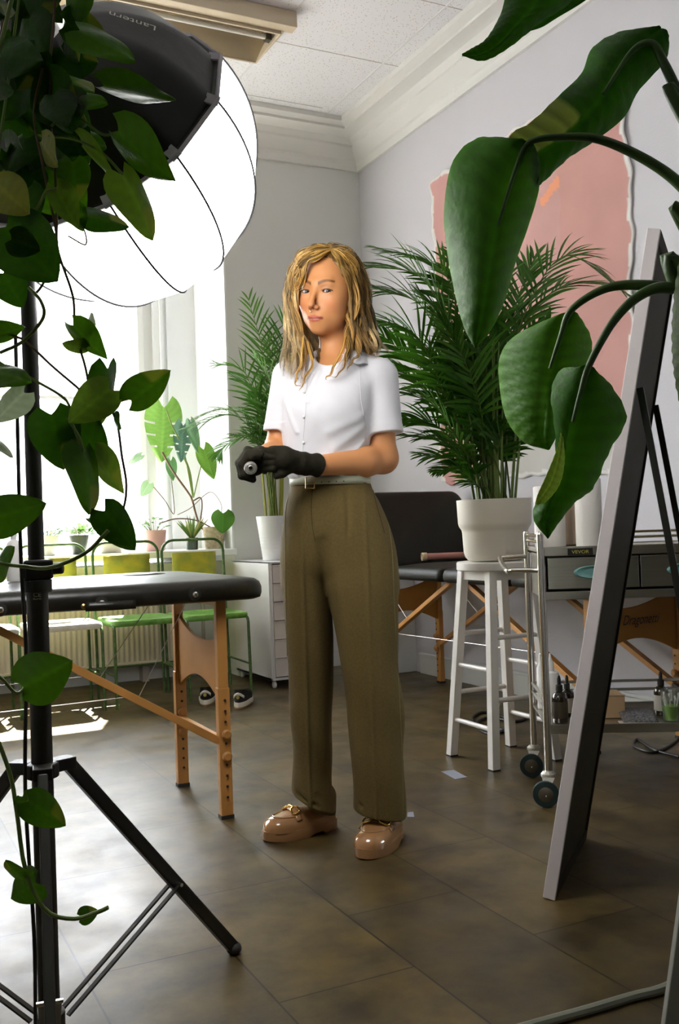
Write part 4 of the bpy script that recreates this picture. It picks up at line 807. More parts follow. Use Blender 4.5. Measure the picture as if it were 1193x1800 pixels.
pm = empty('areca_palm', (2.23, 3.14, .7625), 'tall bushy areca palm in a stepped white pot on the bar stool', 'potted plant', 'areca palms in white pots')
pc = A(2.23, 3.14, 0)
b = MB(); b.lathe([(.001, .763), (.095, .763), (.108, .768), (.118, .782), (.123, .80), (.1265, .875), (.129, .885), (.138, .898), (.141, .91), (.1445, 1.0), (.1385, 1.0), (.134, .96), (.001, .96)], pc, 48); part('pot', b, M_pot, pm)
b = MB(); b.lathe([(.001, .962), (.133, .962), (.133, .966), (.001, .972)], pc, 24); part('soil', b, bpy.data.materials['soil'], pm)
FR = [([(800,610), (742,490), (645,468)], -.1, .25), ([(806,560), (772,472), (668,438)], .1, .2), ([(790,650), (742,540), (668,510)], .12, .2), ([(780,690), (733,592), (668,568)], -.12, .2), ([(792,720), (736,645), (675,592)], .05, .2), ([(800,745), (752,688), (690,640)], .2, .19),
 ([(812,785), (762,712), (700,690)], -.15, .17), ([(822,805), (762,745), (703,735)], .1, .16), ([(832,825), (775,778), (708,765)], -.05, .15), ([(838,848), (800,808), (740,800)], .1, .14), ([(840,855), (808,825), (765,828)], -.1, .10),
 ([(872,720), (925,545), (995,450), (1098,515)], .05, .2), ([(882,700), (915,580), (985,505), (1085,500)], .15, .18), ([(888,660), (905,540), (938,455)], .2, .2), ([(862,620), (850,490), (836,440)], .2, .2), ([(882,760), (912,650), (965,570)], .2, .2), ([(848,700), (822,550), (795,455)], .22, .2),
 ([(830,700), (790,580), (740,520)], 0, .2), ([(845,720), (810,620), (770,560)], -.15, .2), ([(860,740), (850,620), (820,540)], -.05, .2), ([(870,740), (880,640), (870,560)], .1, .2), ([(840,760), (805,690), (760,640)], .0, .2), ([(855,780), (835,700), (800,650)], -.1, .18), ([(875,790), (895,720), (930,650)], -.05, .18), ([(868,780), (870,700), (850,640)], .1, .18), ([(835,740), (795,650), (730,600)], .22, .2), ([(885,800), (905,760), (925,700)], .1, .14)]
for i, (px, dd, L) in enumerate(FR):
    rz = random.Random(i); bx = A(2.23+rz.uniform(-.05, .05), 3.14+rz.uniform(-.05, .05), .966); d0 = 3.80
    P = [bx, bx*.5+D(px[0][0], px[0][1], d0+dd*.5)*.5+A(0, 0, .03)]+[D(x, y, d0+dd*(.5+.5*(k+1)/len(px))) for k, (x, y) in enumerate(px)]
    frond(pm, P, n=28, L=L*1.1, w=.0165, start=.42, droop=.10, seed=i, col=(.030, .105, .004) if i % 3 else (.045, .145, .008), ang=1.0)
for i in range(16):
    rz = random.Random(50+i); b = MB(); x = rz.uniform(-.06, .06); y = rz.uniform(-.06, .06); b.tube([pc+A(x, y, .966), pc+A(x*1.5, y*1.5, 1.3), pc+A(x*2.6, y*2.6, 1.6)], np.array([.006, .004, .003]), 7); part('cane', b, M_vine, pm)
# second palm on the drawer unit
p2 = empty('areca_palm', (2.272, 5.47, .7255), 'smaller areca palm in a ribbed white pot on the drawer unit by the window', 'potted plant', 'areca palms in white pots')
pc2 = A(2.272, 5.47, 0); z0 = .7255; b = MB(); prf = [(.001, z0), (.066, z0), (.07, z0+.004)]
for k in range(40): t = k/39; prf.append((.07+.034*t+(.0012*math.sin(k*2.2) if k < 24 else 0), z0+.004+.262*t))
prf += [(.099, z0+.266), (.095, z0+.24), (.001, z0+.24)]
b.lathe(prf, pc2, 40); part('pot', b, mat('white_glazed_pot', (.74, .74, .74), .35), p2)
FR2 = [([(470,720), (462,620), (437,528)], -.05, .19, (0, -.9, .35)), ([(480,700), (495,600), (515,545)], 0, .18, None), ([(455,740), (430,655), (382,640)], -.1, .15, None), ([(455,780), (410,730), (330,752)], -.15, .17, None), ([(465,790), (440,735), (390,720), (345,735)], -.25, .15, None), ([(470,760), (450,690), (415,665)], -.2, .16, None),
 ([(480,760), (475,680), (450,630)], -.25, .17, None), ([(485,780), (480,700), (500,650)], -.15, .16, None), ([(470,800), (445,770), (410,765)], -.2, .13, None), ([(480,800), (470,740), (440,700)], -.1, .16, None), ([(490,790), (505,720), (520,680)], 0, .16, None), ([(475,790), (455,760), (400,780), (385,800)], -.1, .13, None), ([(485,740), (488,660), (470,600)], .0, .17, None), ([(480,810), (460,790), (430,760)], -.2, .13, None)]
for i, (px, dd, L, upn) in enumerate(FR2):
    rz = random.Random(90+i); bx = pc2+A(rz.uniform(-.03, .03), rz.uniform(-.03, .03), z0+.24); d0 = 5.86
    P = [bx, bx*.5+D(px[0][0], px[0][1], d0+dd*.5)*.5]+[D(x, y, d0+dd*(.5+.5*(k+1)/len(px))) for k, (x, y) in enumerate(px)]
    frond(p2, P, n=22, L=L*1.15, w=.015, start=.42, droop=.10, seed=100+i, upn=None if upn is None else A(*upn), col=(.05, .15, .015) if i % 2 else (.08, .19, .03), ang=.95, stem_r=.004)
for i in range(9):
    rz = random.Random(150+i); b = MB(); x = rz.uniform(-.05, .04); y = rz.uniform(-.04, .04); b.tube([pc2+A(x, y, z0+.24), pc2+A(x*1.3, y*1.3, z0+.5), pc2+A(x*1.6, y*1.6, z0+.7)], np.array([.008, .007, .004]), 7); part('cane', b, mat('yellow_cane', (.26, .26, .03), .5) if 'yellow_cane' not in bpy.data.materials else bpy.data.materials['yellow_cane'], p2)

# ---- sill plants
ZS = .801
def pot_at(px, py, rt, rb, h, m, name, label, cat='potted plant'):
    c = ony(px, py, 5.95); c[2] = ZS; t = empty(name, c, label, cat); b = MB(); b.lathe([(.001, 0), (rb-.003, 0), (rb, .004), (rt, h), (rt-.005, h), (rt-.008, h-.02), (.001, h-.02)], c, 28); part('pot', b, m, t)
    b = MB(); b.lathe([(.001, h-.019), (rt-.009, h-.019), (.001, h-.014)], c, 20); part('soil', b, bpy.data.materials['soil'], t); return t, c
def tuft(t, c, h0, n, spread, hh, lw, ll, cols, seed=0, name='foliage', asp=.6):
    r = random.Random(seed); b = MB(); C = []
    for i in range(n):
        a = r.uniform(0, 6.28); rad = spread*math.sqrt(r.random()); e = c+A(math.cos(a)*rad, math.sin(a)*rad, h0+hh*r.uniform(.3, 1)*(1-.4*rad/spread)); s = c+A(math.cos(a)*rad*.3, math.sin(a)*rad*.3, h0-.015)
        b.tube([s, e], .001, 4, cap=False); C.append(np.array([.07, .14, .03])*np.ones((8, 1)))
        d = nrm(A(math.cos(a), math.sin(a), r.uniform(-.1, .9))); G = heart(e, e+d*ll*r.uniform(.7, 1.2), lw*r.uniform(.7, 1.1), A(0, -.4, 1), nx=6, ny=5); b.grid(G); C.append(np.array(r.choice(cols))*np.ones((30, 1)))
    part(name, b, M_palm, t, cols=np.concatenate(C), angle=None)
gl = [(.08, .20, .04), (.05, .15, .03), (.14, .28, .08)]
t, c = pot_at(84, 976, .066, .056, .118, mat('matte_white_pot', (.62, .62, .60), .6), 'potted_herb', 'small leafy green plant in white pot on the sill, right of the stand pole'); tuft(t, c, .11, 90, .085, .07, .016, .022, gl, 1)
t, c = pot_at(139, 977, .062, .042, .115, mat('dark_green_pot', (.02, .035, .02), .5), 'flowering_plant', 'white flowering plant in a dark green pot on the window sill'); tuft(t, c, .11, 40, .075, .07, .03, .04, gl, 2)
b = MB(); r = random.Random(4)
for i in range(26):
    a = r.uniform(0, 6.28); q = c+A(math.cos(a)*.05*r.random()+.01, math.sin(a)*.06, .13+.05*r.random())
    for k in range(5): d = A(math.cos(k*1.257), -.3, math.sin(k*1.257)); G = heart(q, q+nrm(d)*.016, .014, A(0, -1, .3), nx=5, ny=4, fold=.1); b.grid(G)
part('flowers', b, mat('white_petals', (.80, .80, .80), .7), t, angle=None)
t, c = pot_at(196, 974, .088, .07, .10, mat('stone_grey_bowl', (.46, .44, .38), .7), 'succulent_bowl', 'wide grey beige bowl planter on the sill behind the second chair'); tuft(t, c, .09, 30, .06, .035, .02, .03, gl, 3)
t, c = pot_at(272, 972, .075, .06, .13, mat('pale_pink_pot', (.56, .34, .31), .6), 'seedling_plant', 'thin stemmed seedlings in a pale pink pot on the window sill'); tuft(t, c, .12, 24, .09, .10, .02, .03, gl, 5)
t, c = pot_at(338, 968, .038, .038, .075, mat('dark_jar', (.02, .04, .018), .2), 'jar_plant', 'slender leaved plant in a small dark glass jar on the sill'); 
b = MB(); C = []; r = random.Random(8)
for i in range(60):
    a = r.uniform(0, 6.28); d = nrm(A(math.cos(a)*.7, math.sin(a)*.5, 1)); n0 = leaflet(b, c+A(0, 0, .06), d, r.uniform(.08, .19), .014, .05, A(0, -1, .2)); C.append(np.array(r.choice([(.16, .26, .06), (.10, .20, .04), (.34, .34, .12)]))*np.ones((n0, 1)))
part('foliage', b, M_palm, t, cols=np.concatenate(C), angle=None)
# monstera with aerial roots in a speckled pot
t, c = pot_at(377, 968, .072, .058, .14, mat('speckled_tan_pot', (.34, .26, .14), .7, col2=(.50, .44, .30), nscale=60), 'monstera', 'leggy monstera with split leaves and aerial roots in a speckled tan pot'); mo_ = t
def mleaf(bx, by, tx, ty, wp, dY, c3, slits=5):
    b0 = ony(bx, by, dY); t0 = ony(tx, ty, dY-.04); L = np.linalg.norm(t0-b0); w = wp/FPX*np.linalg.norm(b0-EYE)*.98; v = nrm(EYE-b0); G = heart(b0, t0, w, v, .2, .1, .16, nx=31, ny=15)
    mb = MB(); nx, ny = G.shape[:2]; F = []
    for i in range(nx-1):
        for j in range(ny-1):
            sj = abs(j+.5-ny//2)
            if slits and sj > 2.6 and (i % 6) in (3,) and 5 < i < 27: continue
            F.append((i*ny+j, (i+1)*ny+j, (i+1)*ny+j+1, i*ny+j+1))
    mb.add(G.reshape(-1, 3), F); part('leaf', mb, M_leaf, mo_, cols=leaf_cols(G, c3), angle=None)
mleaf(288,716,284,812,66,6.12,(.16,.32,.06)); mleaf(322,748,318,812,34,6.05,(.10,.20,.14)); mleaf(358,790,376,842,34,5.95,(.11,.24,.03), 0); mleaf(300,810,304,845,20,6.1,(.10,.22,.08), 0); mleaf(262,850,248,872,22,6.2,(.25,.38,.2), 0); mleaf(392,902,391,937,42,5.80,(.06,.17,.02), 0); mleaf(248,800,225,815,14,6.2,(.2,.3,.18), 0); mleaf(335,745,350,800,20,6.0,(.12,.24,.12), 0)
def mst(pix, Y, r, m, nm='stem'):
    b = MB(); b.tube(spline([ony(x, y, Y) for x, y in pix], 30), r, 7); part(nm, b, m, mo_)
mst([(292,720), (303,750), (322,790), (336,860), (338,875)], 6.05, .005, M_vine); mst([(322,800), (333,830), (339,872)], 6.05, .008, M_vine); mst([(285,795), (305,830), (330,865), (338,880), (343,900), (352,925), (366,935)], 6.03, .007, M_vbr); mst([(358,800), (348,840), (340,875)], 6.0, .004, M_vine)
mst([(376,930), (345,915), (310,912), (280,920)], 5.98, .004, M_vbr, 'root'); mst([(337,882), (352,875), (355,890), (352,915)], 6.0, .0045, M_vbr, 'root'); mst([(312,905), (335,893), (360,870), (374,866), (388,885), (389,903)], 5.9, .0022, M_vbr, 'root'); mst([(270,856), (290,880), (306,903), (302,850), (300,840)], 6.0, .0028, M_vbr, 'root')
# ================================================================ the woman
D0 = 2.86
def U(px, py, w=0.0): k = (D0-w)/FPX; return A((px-596.5)*k, (900-py)*k, w)
BASE = np.stack([AR, AU, -AF])            # rows: figure axes in world
ORG = EYE+AF*D0
def f2w(V): return np.asarray(V)@BASE+ORG
def surface_nets(fn, lo, hi, h, coarse=4):
    lo = np.asarray(lo, float); n = (np.ceil((np.asarray(hi)-lo)/h/coarse).astype(int)+1)*coarse+1
    ax = [lo[i]+h*np.arange(n[i]) for i in range(3)]
    nc = (n-1)//coarse; cax = [lo[i]+h*(coarse*np.arange(nc[i])+coarse/2) for i in range(3)]
    CX = np.stack(np.meshgrid(*cax, indexing='ij'), -1).reshape(-1, 3); cv = fn(CX).reshape(nc)
    V = np.empty(n, np.float32); big = np.repeat(np.repeat(np.repeat(cv, coarse, 0), coarse, 1), coarse, 2)
    V[:] = np.pad(big, ((0, 1),)*3, mode='edge')
    act = np.abs(cv) < h*coarse*1.6+.004
    m = np.zeros(n, bool); idx = np.argwhere(act)
    am = np.repeat(np.repeat(np.repeat(act, coarse, 0), coarse, 1), coarse, 2); m[:-1, :-1, :-1] = am
    for a in range(3): 
        r = np.roll(m, 1, a); m |= r
    ii = np.argwhere(m); P = lo+h*ii; out = np.empty(len(P), np.float32)
    for s in range(0, len(P), 400000): out[s:s+400000] = fn(P[s:s+400000])
    V[m] = out
    S = V < 0; c8 = [S[i:n[0]-1+i, j:n[1]-1+j, k:n[2]-1+k] for i in (0, 1) for j in (0, 1) for k in (0, 1)]
    tot = sum(c.astype(np.int8) for c in c8); cells = np.argwhere((tot > 0) & (tot < 8)); vid = -np.ones(n-1, int); vid[tuple(cells.T)] = np.arange(len(cells))
    acc = np.zeros((len(cells), 3)); cnt = np.zeros(len(cells)); off = [(i, j, k) for i in (0, 1) for j in (0, 1) for k in (0, 1)]
    for a in off:
        for d in range(3):
            if a[d] == 0:
                b = list(a); b[d] = 1; ia = cells+a; ib = cells+b; va = V[tuple(ia.T)]; vb = V[tuple(ib.T)]; x = (va < 0) != (vb < 0)
                t = np.where(x, va/(va-vb+1e-12), 0); acc += np.where(x[:, None], ia+(ib-ia)*t[:, None], 0); cnt += x
    VV = lo+h*acc/cnt[:, None]; F = []
    for d in range(3):
        e = [1, 2, 0][d]; g = [2, 0, 1][d]; sh = [slice(None)]*3; s2 = [slice(None)]*3; sh[d] = slice(0, n[d]-1); s2[d] = slice(1, n[d])
        A_ = S[tuple(sh)]; B_ = S[tuple(s2)]; q = np.argwhere(A_ != B_); q = q[(q[:, e] > 0) & (q[:, g] > 0) & (q[:, e] < n[e]-1) & (q[:, g] < n[g]-1)]
        fl = A_[tuple(q.T)]; de = np.zeros(3, int); de[e] = 1; dg = np.zeros(3, int); dg[g] = 1
        Q = np.stack([vid[tuple((q-de-dg).T)], vid[tuple((q-dg).T)], vid[tuple(q.T)], vid[tuple((q-de).T)]], 1); Q[~fl] = Q[~fl][:, ::-1]; F.append(Q)
    return VV, np.concatenate(F)
def smin(a, b, k): h = np.clip(.5+.5*(b-a)/k, 0, 1); return b*(1-h)+a*h-k*h*(1-h)
def smax(a, b, k): return -smin(-a, -b, k)
def ell(P, c, r): 
    q = (P-np.asarray(c))/np.asarray(r); k0 = np.linalg.norm(q, axis=1); k1 = np.linalg.norm(q/np.asarray(r), axis=1)+1e-9; return k0*(k0-1)/k1
def sph(P, c, r): return np.linalg.norm(P-np.asarray(c), axis=1)-r
def cone(P, a, b, ra, rb):
    a = np.asarray(a); b = np.asarray(b); ab = b-a; t = np.clip(((P-a)@ab)/(ab@ab), 0, 1); return np.linalg.norm(P-a-t[:, None]*ab, axis=1)-(ra+(rb-ra)*t)
def chain(P, pts, rs, k=.006):
    d = None
    for i in range(len(pts)-1):
        e = cone(P, pts[i], pts[i+1], rs[i], rs[i+1]); d = e if d is None else smin(d, e, k)
    return d
def loft(P, st, pw=2.0):
    # stations (py, cx, halfwidth_px, w, halfdepth)
    S = [(lambda c, e: (c[1], c[0], abs(e[0]-c[0]), w_, hd))(U(cx, py, w_), U(cx+hw, py, w_)) for (py, cx, hw, w_, hd) in st]
    S = np.array(S); S = S[np.argsort(S[:, 0])]; K = spline(S, 80); K = K[np.argsort(K[:, 0])]
    v = P[:, 1]; c, hw, w, hd = (np.interp(v, K[:, 0], K[:, i]) for i in (1, 2, 3, 4))
    x = (P[:, 0]-c)/hw; z = (P[:, 2]-w)/hd; r = (np.abs(x)**pw+np.abs(z)**pw)**(1/pw)
    d = (r-1)*np.minimum(hw, hd)*.85; return smax(d, np.maximum(v-K[-1, 0], K[0, 0]-v), .006)
def fig(name, fn, lo, hi, h, m, parent, colf=None, label=None, smooth_it=1):
    V, F = surface_nets(fn, lo, hi, h)
    for _ in range(smooth_it):   # light relax
        s = np.zeros_like(V); c = np.zeros(len(V))
        for a in range(4): 
            b_ = (a+1) % 4; np.add.at(s, F[:, a], V[F[:, b_]]); np.add.at(c, F[:, a], 1); np.add.at(s, F[:, b_], V[F[:, a]]); np.add.at(c, F[:, b_], 1)
        V = V*.5+.5*s/np.maximum(c, 1)[:, None]
    mb = MB(); mb.v = [f2w(V)]; mb.f = F.tolist(); mb.n = len(V)
    return part(name, mb, m, parent, cols=None if colf is None else colf(V), angle=None, label=label), V, F
M_skin = mat('skin', (.5, .23, .1), .5, attr='Col', sss=.0, spec=.35)
woman = empty('person', (1.23, 2.58, 0), 'standing woman with long blonde hair, white shirt, olive trousers and black gloves holding a tool', 'person')
# --- head frame
th, pc_ = math.radians(27), math.radians(7)
hx = A(math.cos(th), 0, math.sin(th)); hz_ = A(-math.sin(th)*math.cos(pc_), -math.sin(pc_), math.cos(th)*math.cos(pc_)); hy = np.cross(hz_, hx); rl_ = math.radians(4.2); hx, hy = hx*math.cos(rl_)-hy*math.sin(rl_), hx*math.sin(rl_)+hy*math.cos(rl_)
HC = A(-.0290, .637, .0); HM = np.stack([hx, hy, hz_])
def hl(P): return (P-HC)@HM.T
def hw_(p): return HC+A(*p)@HM
EX, EY_, EZ = .0343, .0, .0735
def head(P):
    q = hl(P); x, y, z = q.T; ax = np.abs(x); m = np.stack([ax, y, z], 1)
    d = ell(q, (0, .036, -.012), (.073, .092, .094)); d = smin(d, ell(q, (0, -.018, .028), (.071, .085, .062)), .03)
    d = smin(d, ell(q, (0, -.070, .034), (.056, .046, .048)), .03); d = smin(d, ell(q, (0, -.103, .067), (.022, .0165, .0165)), .024)
    d = smin(d, sph(m, (.043, -.026, .056), .019), .028); d = smin(d, cone(m, (0, .024, .083), (.036, .026, .074), .009, .007), .018)
    d = smin(d, ell(q, (0, -.072, .068), (.028, .026, .026)), .02)
    d = smax(d, -sph(m, (EX, .001, .1035), .0165), .014)
    d = smin(d, cone(q, (0, .010, .086), (0, -.034, .112), .0065, .0085), .012); d = smin(d, sph(q, (0, -.039, .1145), .0090), .006)
    d = smin(d, sph(m, (.0105, -.0455, .1005), .0066), .009); d = smax(d, -ell(m, (.0065, -.0530, .106), (.0035, .003, .005)), .003)
    # eyelids
    dx = m[:, 0]-EX; lid = np.linalg.norm(m-A(EX, EY_, EZ), axis=1)-.0150; d = smin(d, lid, .006)
    e = 1-(dx/.0148)**2; slit = np.maximum(np.maximum(y-(.0044*e+.0006+dx*.04), -.0040*e+.0002-y+dx*.04), np.abs(dx)-.0145); slit = np.maximum(slit, .07-z); d = np.maximum(d, -slit)
    d = smax(d, -(cone(m, (EX-.012, .0085, .0895), (EX+.013, .0085, .082), .0014, .0014)), .003)
    # lips
    up = ell(m, (.0075, -.0712, .0915), (.0165, .0044, .0078)); lo_ = ell(q, (0, -.0800, .0905), (.0190, .0056, .0082))
    d = smin(d, smin(up, lo_, .002), .004); d = smax(d, -cone(m, (0, -.0758, .1008), (.0245, -.0752, .0875), .0009, .0009), .003)
    d = smin(d, ell(m, (.072, -.012, -.008), (.008, .030, .017)), .008)
    return d
TORSO = [(612, 594, 30, -.03, .05), (628, 592, 62, -.025, .065), (640, 590, 84, -.02, .078), (662, 586, 92, -.015, .095), (700, 578, 84, 0, .112), (735, 575, 79, .005, .118), (790, 572, 75, .0, .105), (830, 576, 73, 0, .102), (848, 580, 67, 0, .095), (856, 580, 67, 0, .094)]
def torso(P): return loft(P, TORSO, 2.2)
SHR, ELR, WRR = U(512, 668, -.03), U(487, 792, -.015), U(452, 806, .19)     # her right arm (image left)
SHL, ELL_, WRL = U(662, 684, -.005), U(673, 806, .0), U(553, 818, .145)
def arms(P):
    a = smin(cone(P, SHR, ELR, .046, .036), cone(P, ELR, WRR, .037, .024), .02)
    b = smin(cone(P, SHL, ELL_, .043, .041), cone(P, ELL_, U(640, 812, .05), .042, .040), .02); b = smin(b, cone(P, U(640, 812, .05), WRL, .041, .026), .02)
    return np.minimum(a, b)
def legsb(P): return np.minimum(cone(P, U(545, 960, 0), U(562, 1414, -.085), .06, .024), cone(P, U(635, 960, 0), U(684, 1425, .0), .06, .024))
def body(P):
    d = head(P); d = smin(d, cone(P, hw_((0, -.05, -.018)), U(592, 636, -.035), .046, .050), .025); d = smin(d, torso(P)+.016, .03)
    d = smin(d, arms(P), .02); d = smin(d, ell(P, U(586, 930, 0), (.14, .13, .075)), .03); return smin(d, legsb(P), .03)
def skin_col(V):
    q = hl(V); x, y, z = q.T; ax = np.abs(x); C = np.empty((len(V), 3)); C[:] = (.56, .245, .095)
    hd = (z > .03) & (np.linalg.norm(q, axis=1) < .16)
    bl = lambda m, c, a: C.__setitem__(slice(None), C*(1-(a*m)[:, None])+np.array(c)*(a*m)[:, None])
    g = lambda cx, cy, sx, sy: np.exp(-((ax-cx)/sx)**2-((y-cy)/sy)**2)*hd
    bl(g(.045, -.038, .02, .02), (.56, .17, .08), .45); bl(g(0, -.045, .013, .012), (.54, .18, .10), .4); bl(g(.034, .012, .018, .006), (.30, .12, .05), .6); bl(g(.034, -.010, .016, .006), (.60, .30, .17), .5)
    lipm = ((((ax-.0)/.0265)**2+((y+.0758)/(.0098*(1-.25*(ax/.026))))**2) < 1)*(z > .078)*1.0; bl(lipm*hd, (.42, .105, .075), .9)
    ml = (np.abs(y+.0757) < .0013)*(ax < .024)*hd*(z > .08)*1.0; bl(ml, (.16, .04, .03), .8)
    by = .0205+.0085*np.sin(np.clip((ax-.010)/.040, 0, 1)*2.3); th_ = .0052*(1-.55*np.clip((ax-.010)/.042, 0, 1)); br = np.clip(1.5-np.abs(y-by)/th_, 0, 1)*(ax > .010)*(ax < .052)*hd; bl(br, (.13, .052, .016), .92)
    dx = ax-EX; e = 1-(dx/.0155)**2; ul = .0044*e+.0010; lid = np.clip(1.4-np.abs(y-ul-.0006)/.0016, 0, 1)*(np.abs(dx) < .0165)*hd*(z > .07); bl(lid, (.10, .045, .02), .85)
    ll = np.clip(1.0-np.abs(y+.0040*e)/.0010, 0, 1)*(np.abs(dx) < .014)*hd*(z > .07); bl(ll, (.30, .13, .08), .5)
    el = np.exp(-((V-ELL_)**2).sum(1)/.03**2); bl(el, (.48, .17, .07), .4)
    return C
bd_, BV, BF = fig('body', body, (-.24, -.95, -.22), (.21, .80, .30), .0028, M_skin, woman, colf=skin_col)
bd_['label'] = 'body with bare forearms, neck and face'
# eyes
M_eye = mat('eye_white', (.46, .40, .37), .3); M_iris = mat('grey_blue_iris', (.03, .032, .028), .3)
for s in (-1, 1):
    c = hw_((s*EX, EY_, EZ)); b = MB(); b.sphere(f2w(c), .0128, 24, 16); ey = part('eye', b, M_eye, woman, angle=None)
    g_ = nrm(f2w(U(600, 900, 2.6))-f2w(c)); g_ = nrm(g_*.9+0); b = MB(); b.lathe([(.0001, .01285), (.0024, .0128), (.0062, .01165), (.0067, .0109)][::-1], f2w(c), 20, g_); ir = part('iris', b, M_iris, ey, angle=None)
    b = MB(); b.lathe([(.0024, .01285), (.0001, .0132)], f2w(c), 16, g_); part('pupil', b, mat('pupil', (.005, .005, .005), .1) if s < 0 else bpy.data.materials['pupil'], ey, angle=None)
for s in (-1, 1):
    for nm, sg, am, rr_ in (('eyelashes', 1, .0047, .00085), ('lower_lid', -1, .0042, .00045)):
        P = []
        for dx in np.linspace(-.0150, .0155, 18): yv = sg*am*(1-(dx/.0158)**2)+.0004+dx*.04; P.append(f2w(hw_((s*(EX+dx), yv, EZ+math.sqrt(max(1e-6, .0153**2-dx*dx*.75-yv*yv))))))
        b = MB(); b.tube(P, rr_, 6); part(nm, b, mat('lash_brown', (.045, .02, .01), .6) if 'lash_brown' not in bpy.data.materials else bpy.data.materials['lash_brown'], woman)
b = MB(); b.tube([f2w(hw_((.0055*math.cos(a), -.0545+.0055*math.sin(a), .1105))) for a in np.linspace(math.pi*.95, math.pi*2.05, 16)], .0009, 7); part('nose_ring', b, mat('silver', (.8, .78, .72), .2, metal=1), woman)

# --- shirt
M_shirt = mat('white_cotton', (.70, .69, .72), .85, bump=.35, bscale=14, sheen=.1)
def fold(P, a, b, r, amp): return -amp*np.exp(-(cone(P, a, b, 0, 0)/r)**2)
def shirt(P):
    d = torso(P)-.001
    d = d+.0028*np.sin(P[:, 0]*60+P[:, 1]*38+2*np.sin(P[:, 1]*21))*np.clip((P[:, 1]-.0)*8, 0, 1)*np.clip((.33-P[:, 1])*5, .2, 1)
    for a, b, r, am in ((U(650, 725, .09), U(575, 760, .115), .012, .0035), (U(648, 745, .08), U(585, 790, .11), .012, .003), (U(645, 775, .07), U(600, 815, .10), .010, .0035), (U(500, 705, .07), U(520, 760, .1), .007, .004), (U(560, 650, .08), U(540, 705, .115), .008, .004), (U(520, 835, .09), U(535, 805, .1), .008, .006), (U(560, 838, .1), U(570, 805, .11), .008, .006), (U(600, 838, .1), U(606, 800, .11), .008, .006), (U(630, 835, .08), U(632, 800, .09), .007, .005)):
        d = d+fold(P, a, b, r, am)
    sl = np.maximum(cone(P, U(508, 662, -.02), U(489, 756, -.005), .050, .043), -(P[:, 1]-U(489, 756, 0)[1])); d = smin(d, smax(sl, U(489, 756, 0)[1]-P[:, 1], .002), .016)
    ax_ = nrm(U(679, 760, .01)-U(668, 668, -.005)); s2 = cone(P, U(664, 664, -.005), U(677, 778, .01), .060, .054); s2 = s2+.0015*np.sin(P[:, 0]*70+P[:, 1]*25); s2 = smax(s2, (P-U(678, 762, .01))@ax_, .002)
    d = smin(d, s2, .018)
    d = smax(d, -cone(P, U(577, 617, .05), U(592, 570, -.03), .045, .05), .006)        # neck opening
    # cuff ridges
    for c, n, lo_ in ((U(489, 756, 0), A(0, -1, 0), .020), (U(678, 762, .01), ax_, .022)):
        t = (P-c)@(-n); near = np.linalg.norm(P-c, axis=1) < .075; d = d-.0012*((t < lo_) & near)
    return d
sh_, SV_, SF_ = fig('shirt', shirt, (-.24, -.0, -.18), (.22, .50, .20), .0026, M_shirt, woman)
from mathutils.bvhtree import BVHTree
def bvh_of(V, F): return BVHTree.FromPolygons([tuple(p) for p in f2w(V)], [tuple(int(i) for i in q) for q in F])
BS = bvh_of(SV_, SF_)
def hitp(bvh, px, py, lift=.0008):
    r = ray(px, py); h = bvh.ray_cast(Vector(EYE), Vector(nrm(r)), 6)
    if h[0] is None: return None
    n = A(*h[1]); n = n if n@r < 0 else -n; return A(*h[0])+n*lift
def seam(bvh, pix, r, m, parent, name, n=30, lift=.0005):
    P = [hitp(bvh, x, y, lift) for x, y in spline(pix, n)]; P = [p for p in P if p is not None]
    if len(P) > 2: b = MB(); b.tube(P, r, 6); return part(name, b, m, parent)
M_sseam = mat('shirt_seam', (.66, .65, .68), .9)
seam(BS, [(541, 648), (537, 720), (533, 770), (531, 832)], .0009, M_sseam, sh_, 'placket_edge'); seam(BS, [(632, 640), (634, 700), (643, 750)], .0010, M_sseam, sh_, 'armhole_seam')
for y in (690, 733, 778, 815):
    p = hitp(BS, 536-(y-650)*.02, y, .0012)
    if p is not None: b = MB(); b.sphere(p, .0042, 10, 6); part('button', b, M_wpl, sh_)
def flap(pts, w_, name, m, parent, th_=.003):
    b = MB(); P = [f2w(U(x, y, w)) for x, y, w in pts]; c = np.mean(P, 0); n = nrm(np.cross(P[1]-P[0], P[2]-P[0])); b.prism(P, n*th_); return part(name, b, m, parent, smooth=False, bevel=.001)
# turned collar: neck band and the flap on her left
b = MB(); G = []
for t in np.linspace(0, 1, 15):
    lo_ = spline([(604, 626, .060), (617, 617, .055), (633, 622, .035), (648, 634, .0)], 15)[int(t*14)]; mi = spline([(606, 610, .050), (613, 600, .045), (626, 602, .02), (642, 618, -.02)], 15)[int(t*14)]; ou = spline([(612, 632, .075), (628, 643, .080), (642, 640, .066), (655, 646, .03)], 15)[int(t*14)]
    G.append([f2w(U(*lo_)), f2w(U(*mi)), f2w(U(*((mi*.5+ou*.5)+A(0, -3, .012)))), f2w(U(*ou))])
b.grid(G); part('collar', b, M_shirt, sh_, solid=.0025, sub=1)
b = MB(); nl = [hitp(BS, x, y, .0012) for x, y in spline([(549, 628), (560, 626), (575, 624), (592, 622), (604, 624)], 16)]; nl = [p for p in nl if p is not None]; b.tube(nl, .0016, 6); part('neckline', b, M_sseam, sh_)

